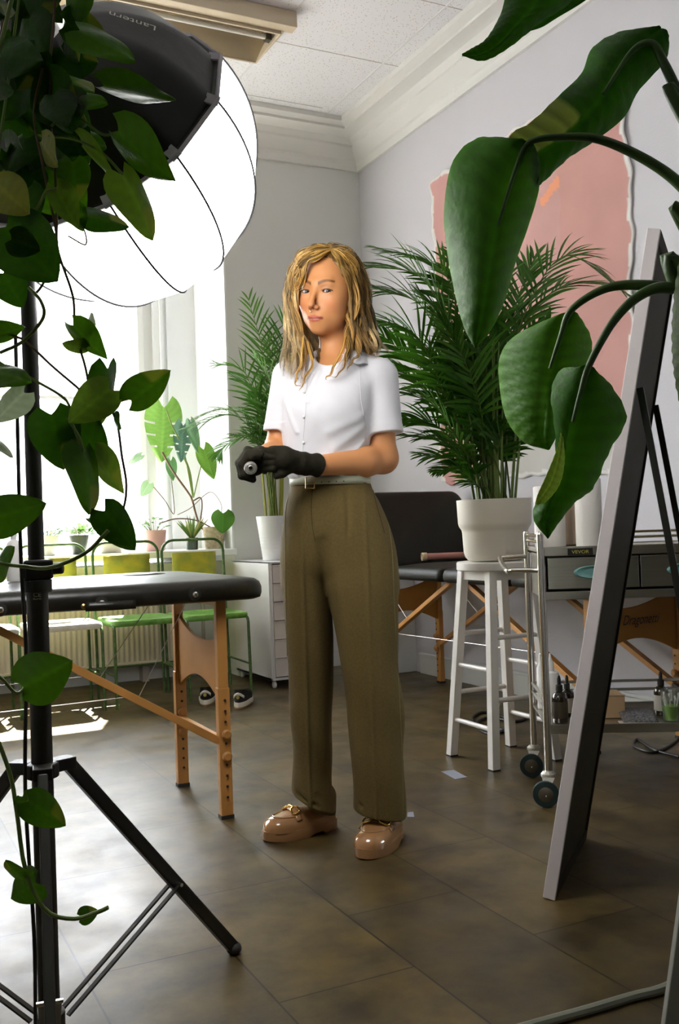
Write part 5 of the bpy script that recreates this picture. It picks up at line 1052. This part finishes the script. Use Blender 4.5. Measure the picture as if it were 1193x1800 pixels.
# --- trousers
M_tr = mat('olive_wool', (.115, .078, .018), .9, noise=.10, nscale=160, bump=.06, bscale=420, sheen=.0)
PEL = [(840, 580, 68, 0, .097), (852, 581, 70, 0, .10), (865, 582, 73, 0, .102), (885, 584, 81, 0, .108), (920, 589, 89, 0, .115), (960, 595, 92, 0, .112), (1000, 598, 88, 0, .09), (1030, 600, 80, -.01, .04)]
LGL = [(845, 560, 22, 0, .05), (900, 550, 36, 0, .09), (960, 542, 44, .0, .110), (1015, 538, 42, -.005, .105), (1120, 545, 42, -.028, .096), (1225, 546, 38.5, -.05, .088), (1300, 546.5, 35, -.058, .084), (1360, 548, 34.5, -.064, .082), (1420, 552, 37.5, -.07, .084), (1450, 554, 37.5, -.07, .084)]
LGR = [(845, 608, 22, 0, .05), (900, 620, 44, 0, .09), (960, 627, 61, .01, .106), (1015, 632, 66, .025, .108), (1060, 638, 60.5, .032, .106), (1120, 644.5, 54.5, .036, .102), (1180, 650, 50.5, .038, .098), (1234, 658, 50, .040, .094), (1300, 662, 48, .04, .09), (1360, 664.5, 47.5, .04, .088), (1426, 667, 46.5, .035, .088), (1466, 667, 43, .035, .086)]
def trousers(P):
    a = loft(P, LGL, 2.3); b = loft(P, LGR, 2.3)
    a = a-.0035*np.exp(-((P[:, 0]-np.interp(P[:, 1], [-.9, 0], [U(546, 1440)[0], U(532, 900)[0]]))/.005)**2)*(P[:, 2] > 0); b = b-.0035*np.exp(-((P[:, 0]-np.interp(P[:, 1], [-.9, 0], [U(660, 1440)[0], U(640, 900)[0]]))/.005)**2)*(P[:, 2] > 0)
    d = smin(smin(a, b, .006), loft(P, PEL, 2.2), .035)
    v = P[:, 1]; d = d+.0025*np.sin(v*26+P[:, 0]*45+1.3*np.sin(P[:, 0]*30))*np.clip((-.35-v)*3, 0, 1)+.0016*np.sin(P[:, 0]*80+v*9)*np.clip((-.1-v)*5, 0, 1)
    for s, t, r, am in ((U(566, 955, .12), U(588, 1110, .10), .016, .007), (U(545, 862, .1), U(548, 925, .12), .005, .004), (U(610, 862, .1), U(612, 940, .12), .006, .004), (U(560, 1400, .02), U(588, 1425, .0), .008, .007), (U(630, 1415, .10), U(705, 1432, .06), .008, .006), (U(520, 1395, .0), U(560, 1420, .02), .007, .005)):
        d = d-fold(P, s, t, r, am)
    # the back of each hem dips, front breaks over the shoe
    hl_ = U(553, 1421, 0)[1]-.50*(P[:, 0]-U(553, 1434)[0]); hr_ = U(668, 1438, .09)[1]-.17*(P[:, 0]-U(668, 1444)[0]); hem = np.where(P[:, 0] < U(603, 1440)[0], hl_, hr_)
    d = smax(d, hem-v, .004)
    return np.minimum(d, np.minimum(smax(cone(P, U(564, 1400, -.08), U(568, 1448, -.09), .046, .038), U(560, 1440)[1]-v-.3*(P[:, 0]-U(564, 1440)[0]), .004), smax(cone(P, U(676, 1410, .02), U(684, 1466, -.01), .050, .036), U(670, 1452, .03)[1]-v-.3*(P[:, 0]-U(670, 1440)[0]), .004)))
tr_, TV, TF = fig('trousers', trousers, (-.20, -.96, -.19), (.22, .11, .19), .0034, M_tr, woman)
BT = bvh_of(TV, TF); M_trd = mat('olive_seam', (.045, .035, .008), .9); M_trl = mat('pale_piping', (.20, .17, .07), .8)
seam(BT, [(549, 858), (547, 890), (549, 925), (553, 950)], .0010, M_trd, tr_, 'fly_seam'); seam(BT, [(655, 862), (662, 890), (672, 925), (675, 937)], .0014, M_trd, tr_, 'pocket_opening')
seam(BT, [(676, 890), (688, 960), (692, 1050), (697, 1150), (703, 1250), (707, 1350), (708, 1440)], .0010, M_trl, tr_, 'side_seam'); seam(BT, [(508, 868), (502, 900), (501, 960), (503, 1080), (508, 1250)], .0013, M_trl, tr_, 'side_seam')
# belt
M_belt = mat('sage_belt', (.40, .41, .30), .5); G = []
cw = U(580, 846, 0); 
for t in np.linspace(0, 2*math.pi, 61): 
    x = .1165*np.sign(math.cos(t))*abs(math.cos(t))**.92; z = .104*np.sign(math.sin(t))*abs(math.sin(t))**.92; y0 = cw[1]-.010*math.cos(t)*-.3; G.append([f2w(cw+A(x, (y0-cw[1])+dy, z)) for dy in (-.011, .011)])
b = MB(); b.grid(G); part('belt', b, M_belt, woman, solid=.004)
b = MB(); bc = U(545, 849, .108); lp_ = [f2w(bc+A(x, y, .002)) for x, y in ((-.012, -.015), (.012, -.015), (.012, .015), (-.012, .015), (-.012, -.015))]; b.tube(lp_, .0022, 8); b.tube([f2w(bc+A(-.012, 0, .004)), f2w(bc+A(.014, 0, .006))], .0015, 6); part('buckle', b, M_brass, woman)
for k in range(4): b = MB(); b.lathe([(.0018, 0), (.0018, .001)], f2w(U(565+k*13, 847.5-k*.6, .1085)), 8, f2w(A(0, 0, 1))-f2w(A(0, 0, 0))); part('belt_hole', b, M_rub, woman)

# --- gloved hands (knuckles bent round the tool)
M_glove = mat('black_cloth_glove', (.013, .011, .004), .8, bump=.3, bscale=45, spec=.25)
def gloveL(P):      # her left hand, back of the hand to the camera
    d = cone(P, U(561, 818, .135), U(530, 815, .165), .034, .027); d = smin(d, cone(P, U(530, 815, .165), U(500, 806, .195), .028, .033), .02)
    d = smin(d, ell(P, U(489, 805, .205), (.036, .030, .022)), .018); d = smin(d, cone(P, U(478, 797, .215), U(476, 818, .21), .019, .018), .015)
    for i, (y0, y1, w1, w2) in enumerate(((794, 796, .235, .21), (804, 806, .24, .215), (814, 815, .235, .212), (823, 822, .225, .205))):
        L = (0, 2, 3, 7)[i]; d = smin(d, chain(P, [U(478, y0, .225), U(459+L, y0-1, w1), U(450+L, y1+2, w2), U(458+L, y1+6, w2-.03)], [.0118, .0108, .0098, .0090]), .0022)
    d = smin(d, chain(P, [U(512, 822, .185), U(496, 832, .20), U(486, 836, .215)], [.014, .012, .0105]), .008)
    fr = U(561, 818, .135); ax_ = nrm(U(561, 818, .135)-U(530, 815, .165)); d = smax(d, (P-fr)@ax_-.0, .003)
    return d+.0010*np.sin(P[:, 0]*220)*(P[:, 0] > U(525, 815, .16)[0])
def gloveR(P):      # her right hand, fist round the barrel
    t0 = U(441, 822, .27); d = ell(P, U(446, 812, .20), (.034, .037, .035)); d = smin(d, cone(P, U(446, 812, .20), WRR+A(.006, .01, -.03), .028, .028), .02)
    for i, (dw, sc) in enumerate(((.264, .93), (.245, 1.10), (.223, 1.17), (.204, 1.08))):
        k = sc; c = (441, 821); pts = [U(c[0]+14*k, c[1]-22*k, dw), U(c[0]-5*k, c[1]-25*k, dw+.004), U(c[0]-18*k, c[1]-6*k, dw+.004), U(c[0]-14*k, c[1]+13*k, dw), U(c[0]+3*k, c[1]+19*k, dw-.004)]
        d = smin(d, chain(P, pts, [.0112, .0108, .0104, .0100, .0090]), .002)
    d = smin(d, chain(P, [U(460, 800, .235), U(450, 797, .262), U(441, 803, .272)], [.013, .0115, .010]), .005)
    fr = WRR+A(.006, .01, -.03); ax_ = nrm(fr-U(446, 812, .20)); return smax(d, (P-fr)@ax_-.008, .003)
fig('glove', gloveL, (-.27, .02, .08), (-.02, .22, .28), .0019, M_glove, woman, label='black glove on her left hand'); fig('glove', gloveR, (-.34, .01, .09), (-.16, .24, .32), .0019, M_glove, woman, label='black glove on her right hand, closed round the tool')
# tattoo machine held in her right hand
tm = empty('tattoo_machine', f2w(U(441, 822, .25)), 'silver cylindrical tattoo machine held in the black gloved fist', 'tool')
c0 = f2w(U(441, 822, .20)); ax3 = nrm(f2w(U(440, 823, .34))-c0); b = MB(); b.lathe([(.010, 0), (.0145, .01), (.0145, .078), (.0165, .080), (.0175, .084), (.0175, .094), (.0165, .098), (.0110, .099), (.0095, .096), (.0075, .096), (.0070, .099), (.0052, .0995), (.0050, .080)], c0, 36, ax3); part('barrel', b, mat('anodised_silver', (.60, .58, .54), .3, metal=.9), tm, angle=35)
b = MB(); b.lathe([(.0049, .088), (.0001, .088)], c0, 20, ax3); part('jack_socket', b, M_rub, tm)
b = MB(); b.lathe([(.0150, .066), (.0152, .067), (.0152, .074), (.0150, .075)], c0, 30, ax3); part('red_band', b, mat('red_anodised', (.45, .05, .02), .35), tm)

# --- shoes
M_shoe = mat('tan_patent_leather', (.36, .185, .075), .14, coat=.6, noise=.04, nscale=12); M_sole = mat('tan_rubber_sole', (.30, .155, .060), .45); M_goldc = mat('gold', (.80, .52, .14), .2, metal=1)
def shoe(toe, heel, label):
    T = onz(*toe); Hh = onz(*heel); ax = nrm(T-Hh); sd = np.cross(A(0, 0, 1), ax); L = np.linalg.norm(T-Hh); o = Hh.copy(); sh = part('shoe', (lambda b: (loft_rings(b, rings(0, L)), b)[1])(MB()), M_sole, woman, label=label) if False else None
    tf = lambda q: o+ax*q[0]+sd*q[1]+A(0, 0, q[2])
    def outline(ex, n=64, wk=1.0):
        r = []
        for a in np.linspace(0, 2*math.pi, n+1)[:-1]:
            cx = math.cos(a); x = L/2+(L/2+ex)*np.sign(cx)*abs(cx)**.72; t = x/L; w = (.035+.015*max(0, math.sin(min(1, max(0, (t-.15)/.9))*math.pi))**.7)*wk; y = math.sin(a); r.append((x, np.sign(y)*abs(y)**.72*(w+ex)+(.004 if t > .5 else 0)*0, 0))
        return r
    b = MB(); R_ = []
    O = outline(.004)
    for z, e in ((0, -.002), (.004, .0), (.024, .001), (.030, -.002)): R_.append([(x, y*(1+e*8), (max(z, .010) if (.28 < x/L < .44 and z < .01) else z)+.004*max(0, (x/L-.8))*5*(z < .01)) for x, y, _ in O])
    loft_rings(b, R_, tf); so = part('sole', b, M_sole, woman, angle=50)
    def S(t, a, lift=0.0):
        x = -.001+(L+.002)*t; wq = (.036+.016*max(0, math.sin(min(1, max(0, (t-.15)/.95))*math.pi))**.6); k = max(0, 1-abs(2*t-1)**5.5)**.5
        h = np.interp(t, [0, .1, .35, .52, .66, .80, 1], [.034, .045, .050, .056, .050, .042, .036])*max(0, 1-max(0, (t-.82)/.18)**2.6)**.5
        return tf((x, -(wq*k+lift*.6)*math.cos(a), .026+(h+lift)*max(0, math.sin(a))**.62))
    NX, NA = 60, 28; G = [[S(.5-.5*math.cos(math.pi*i/(NX-1)), a) for a in np.linspace(0, math.pi, NA)] for i in range(NX)]
    b = MB(); b.grid(G); up = part('upper', b, M_shoe, woman, angle=None, label=label)
    P = [S(.63+.24*(1-abs(2*u-1)**2.6), math.pi*(.22+.56*u), .0015) for u in np.linspace(0, 1, 50)]
    b = MB(); b.tube(P, .0020, 8); part('apron_seam', b, M_shoe, woman)
    b = MB(); b.grid([[S(t, a, .003) for a in np.linspace(.12*math.pi, .88*math.pi, 24)] for t in (.585, .61, .635, .66)]); part('strap', b, M_shoe, woman, solid=.003, angle=None)
    cs2 = lambda f: S(.625, math.pi*f, .0095)
    for f0, f1 in ((.25, .44), (.56, .75)):
        c = (cs2(f0)+cs2(f1))/2; u = nrm(cs2(f1)-cs2(f0)); v = nrm(ax+A(0, 0, -.35)); b = MB(); b.tube([c+u*.0150*np.sign(math.cos(a))*abs(math.cos(a))**.7+v*.0115*np.sign(math.sin(a))*abs(math.sin(a))**.7 for a in np.linspace(0, 2*math.pi, 33)], .0028, 9, cap=False); part('gold_link', b, M_goldc, woman)
    b = MB(); b.tube([cs2(.43), cs2(.5)+A(0, 0, .001), cs2(.57)], .0036, 9); part('gold_bar', b, M_goldc, woman)
shoe((466, 1479), (588, 1452), 'tan patent loafer with gold chain on her right foot'); shoe((640, 1512), (697, 1462), 'tan patent loafer with gold chain on her left foot')

# --- hair
M_hair = mat('blonde_hair', (.5, .3, .1), .42, attr='Col', spec=.5)
def haircap(P):
    q = hl(P); d = ell(q, (0, .040, -.020), (.083, .100, .098)); d = d+.0022*np.sin(q[:, 0]*150+q[:, 2]*60)
    face = ell(q, (0, -.03, .085), (.075, .122, .080)); d = smax(d, -face, .010); d = smax(d, -ell(q, (0, .034, .080), (.073, .066, .058)), .006)
    back = cone(P, hw_((0, .02, -.045)), U(600, 640, -.085), .075, .055); back = smin(back, cone(P, hw_((.02, -.02, -.04)), U(640, 610, -.07), .06, .035), .03); back = smin(back, cone(P, U(532, 540, -.03), U(530, 645, .0), .022, .030), .03); back = smax(back, (P-U(590, 600, .012))@A(0, 0, 1), .01); back = back+.003*np.sin(P[:, 0]*170+5*np.sin(P[:, 1]*18)); d = smin(d, smax(back, -(head(P)-.0), .01), .02)
    return smax(d, -(head(P)+.002), .004)
def hair_col(V): 
    s = .5+.5*np.sin(V[:, 0]*260+3*np.sin(V[:, 1]*20)); return np.array([.09, .045, .010])*(1-s)[:, None]+np.array([.22, .12, .03])*s[:, None]  # under-layer coloured dark brown for the shade inside the hair
hr, HV, HF = fig('hair', haircap, (-.20, .42, -.19), (.14, .80, .12), .0030, M_hair, woman, colf=hair_col, label='long wavy blonde hair parted in the middle')
rh = random.Random(21)
def lock(path, nst, spread, amp, tone, r0=.00085, nseg=40, name='lock', dark=None):
    nst = int(nst*1.45)
    b = MB(); C = []; lb = dark or rh.choice((.38, .65, .95, 1.2, 1.4))
    ph0 = rh.uniform(0, 6.28); fq = rh.uniform(2.2, 3.4)
    base = np.array([U(*p) for p in path]); S = spline(base, nseg); T = np.gradient(S, axis=0); T /= np.linalg.norm(T, axis=1)[:, None]
    for k in range(nst):
        o1, o2 = rh.gauss(0, 1), rh.gauss(0, 1); ph = ph0+rh.gauss(0, .25); le = rh.uniform(.82, 1.0); am = amp*rh.uniform(.6, 1.3); P = []
        for i in range(int(nseg*le)):
            t = i/(nseg-1); sp = spread*(.25+.75*math.sin(math.pi*min(1, t*1.15+.12))); a = np.cross(T[i], A(0, 0, 1)); a = nrm(a) if np.linalg.norm(a) > .1 else A(1, 0, 0); c = np.cross(T[i], a)
            P.append(S[i]+a*(o1*sp+am*min(1, t*2.2)*math.sin(ph+t*fq*6.28))+c*(o2*sp*.8+am*.7*min(1, t*2)*math.cos(ph+t*fq*6.28)))
        n = len(P); b.tube(f2w(np.array(P)), r0*np.interp(np.linspace(0, 1, n), [0, .1, .8, 1], [.7, 1, .9, .15]), 4, cap=False)
        t_ = np.linspace(0, 1, n); g = rh.random()
        c_root = np.array([.50, .28, .055])*(.75+.5*g); c_end = (np.array([.60, .44, .22]) if tone > .5 else np.array([.42, .235, .07]))*(.7+.5*rh.random())
        if rh.random() < .22: c_root = c_root*.4; c_end = c_end*.45
        cc = c_root[None]*(1-t_[:, None])+c_end[None]*t_[:, None]; C.append(np.repeat(cc*lb, 4, 0))
    return part(name, b, M_hair, hr, cols=np.concatenate(C), angle=None)
LO = [(580,437,.035), (550,437,.066), (527,450,.062), (522,468,.055), (505,494,.03), (507,540,.022), (498,592,.035), (490,630,.055), (502,668,.085)]
LI = [(582,440,.060), (558,449,.098), (538,461,.093), (530,476,.080), (521,504,.058), (520,548,.045), (528,590,.045), (545,628,.075), (528,684,.112)]
RO = [(584,437,.035), (612,441,.02), (632,465,-.01), (644,502,-.03), (650,545,-.03), (660,582,-.02), (672,606,-.0), (682,622,.02)]
RI = [(584,440,.060), (600,448,.088), (618,474,.060), (622,510,.040), (618,552,.040), (614,584,.050), (606,612,.085), (586,662,.118)]
def mix(a, b, t, j=0): return [tuple(np.array(p)*(1-t)+np.array(q)*t+np.array([rh.gauss(0, j), rh.gauss(0, j), rh.gauss(0, .004)])*min(1, i/3)) for i, (p, q) in enumerate(zip(a, b))]
for i in range(20): lock(mix(LO, LI, (i+.5)/20, 3.0), 24, .0042, .0085, .9 if i < 13 else .4)
for i in range(24):
    t = (i+.5)/24; e = mix(RO, RI, t, 3.0)
    if .25 < t < .85: e[-1] = (e[-1][0]+14, e[-1][1]-14, e[-1][2]-.02)
    lock(e, 24, .0042, .0085, .7 if t < .3 else .3)
for k in range(9): lock(mix([(583,441,.074), (588,450,.101), (597,464,.095), (606,484,.078), (614,522,.056), (619,580,.050), (613,618,.075)], [(584,439,.065), (597,444,.080), (610,462,.070), (620,490,.050), (626,530,.030), (628,580,.035), (622,620,.065)], k/8, 1.5), 16, .0026, .004, .4)
for k in range(9): lock(mix([(582,440,.072), (560,449,.100), (540,462,.094), (528,486,.072), (522,530,.05), (524,580,.05), (530,625,.07)], [(580,438,.066), (554,441,.088), (528,458,.078), (516,490,.055), (512,530,.04), (508,580,.04), (508,620,.06)], k/8, 1.5), 16, .0026, .004, .6)
for k in range(14):   # over the crown, falling behind
    a = k/13; lock([(578+4*a, 437, .04), (560+40*a-8, 433, .0), (541+76*a, 449, -.04), (520+112*a, 490, -.075), (512+140*a, 550, -.08), (508+158*a, 600, -.07)], 16, .0042, .004, .5)
for k in range(8): lock([(531+2*k, 560, .0), (532+3*k, 590, -.01), (531+4*k, 620, .01), (528+4*k, 650, .05), (524+4.5*k, 672+rh.uniform(-12, 6), .085)], 20, .004, .005, .3, dark=.33)  # locks beside the neck darkened in colour for the shade there
for (p) in ([(608,590,.06), (600,615,.09), (585,650,.118), (576,662,.118), (572,668,.115)], [(612,590,.06), (610,620,.09), (598,655,.116), (580,664,.116)], [(622,600,.05), (628,625,.085), (616,638,.096), (610,655,.106)], [(533,590,.07), (528,640,.10), (518,670,.115), (530,683,.118)], [(540,600,.07), (548,640,.10), (533,670,.118), (526,690,.118)]): lock(p, 9, .0016, .003, .3)
for (x, y) in ((523, 467), (617, 468)): b = MB(); b.sphere(f2w(U(x, y, .085 if x < 560 else .068)), .0048, 12, 8); part('hair_bead', b, M_brass, woman)
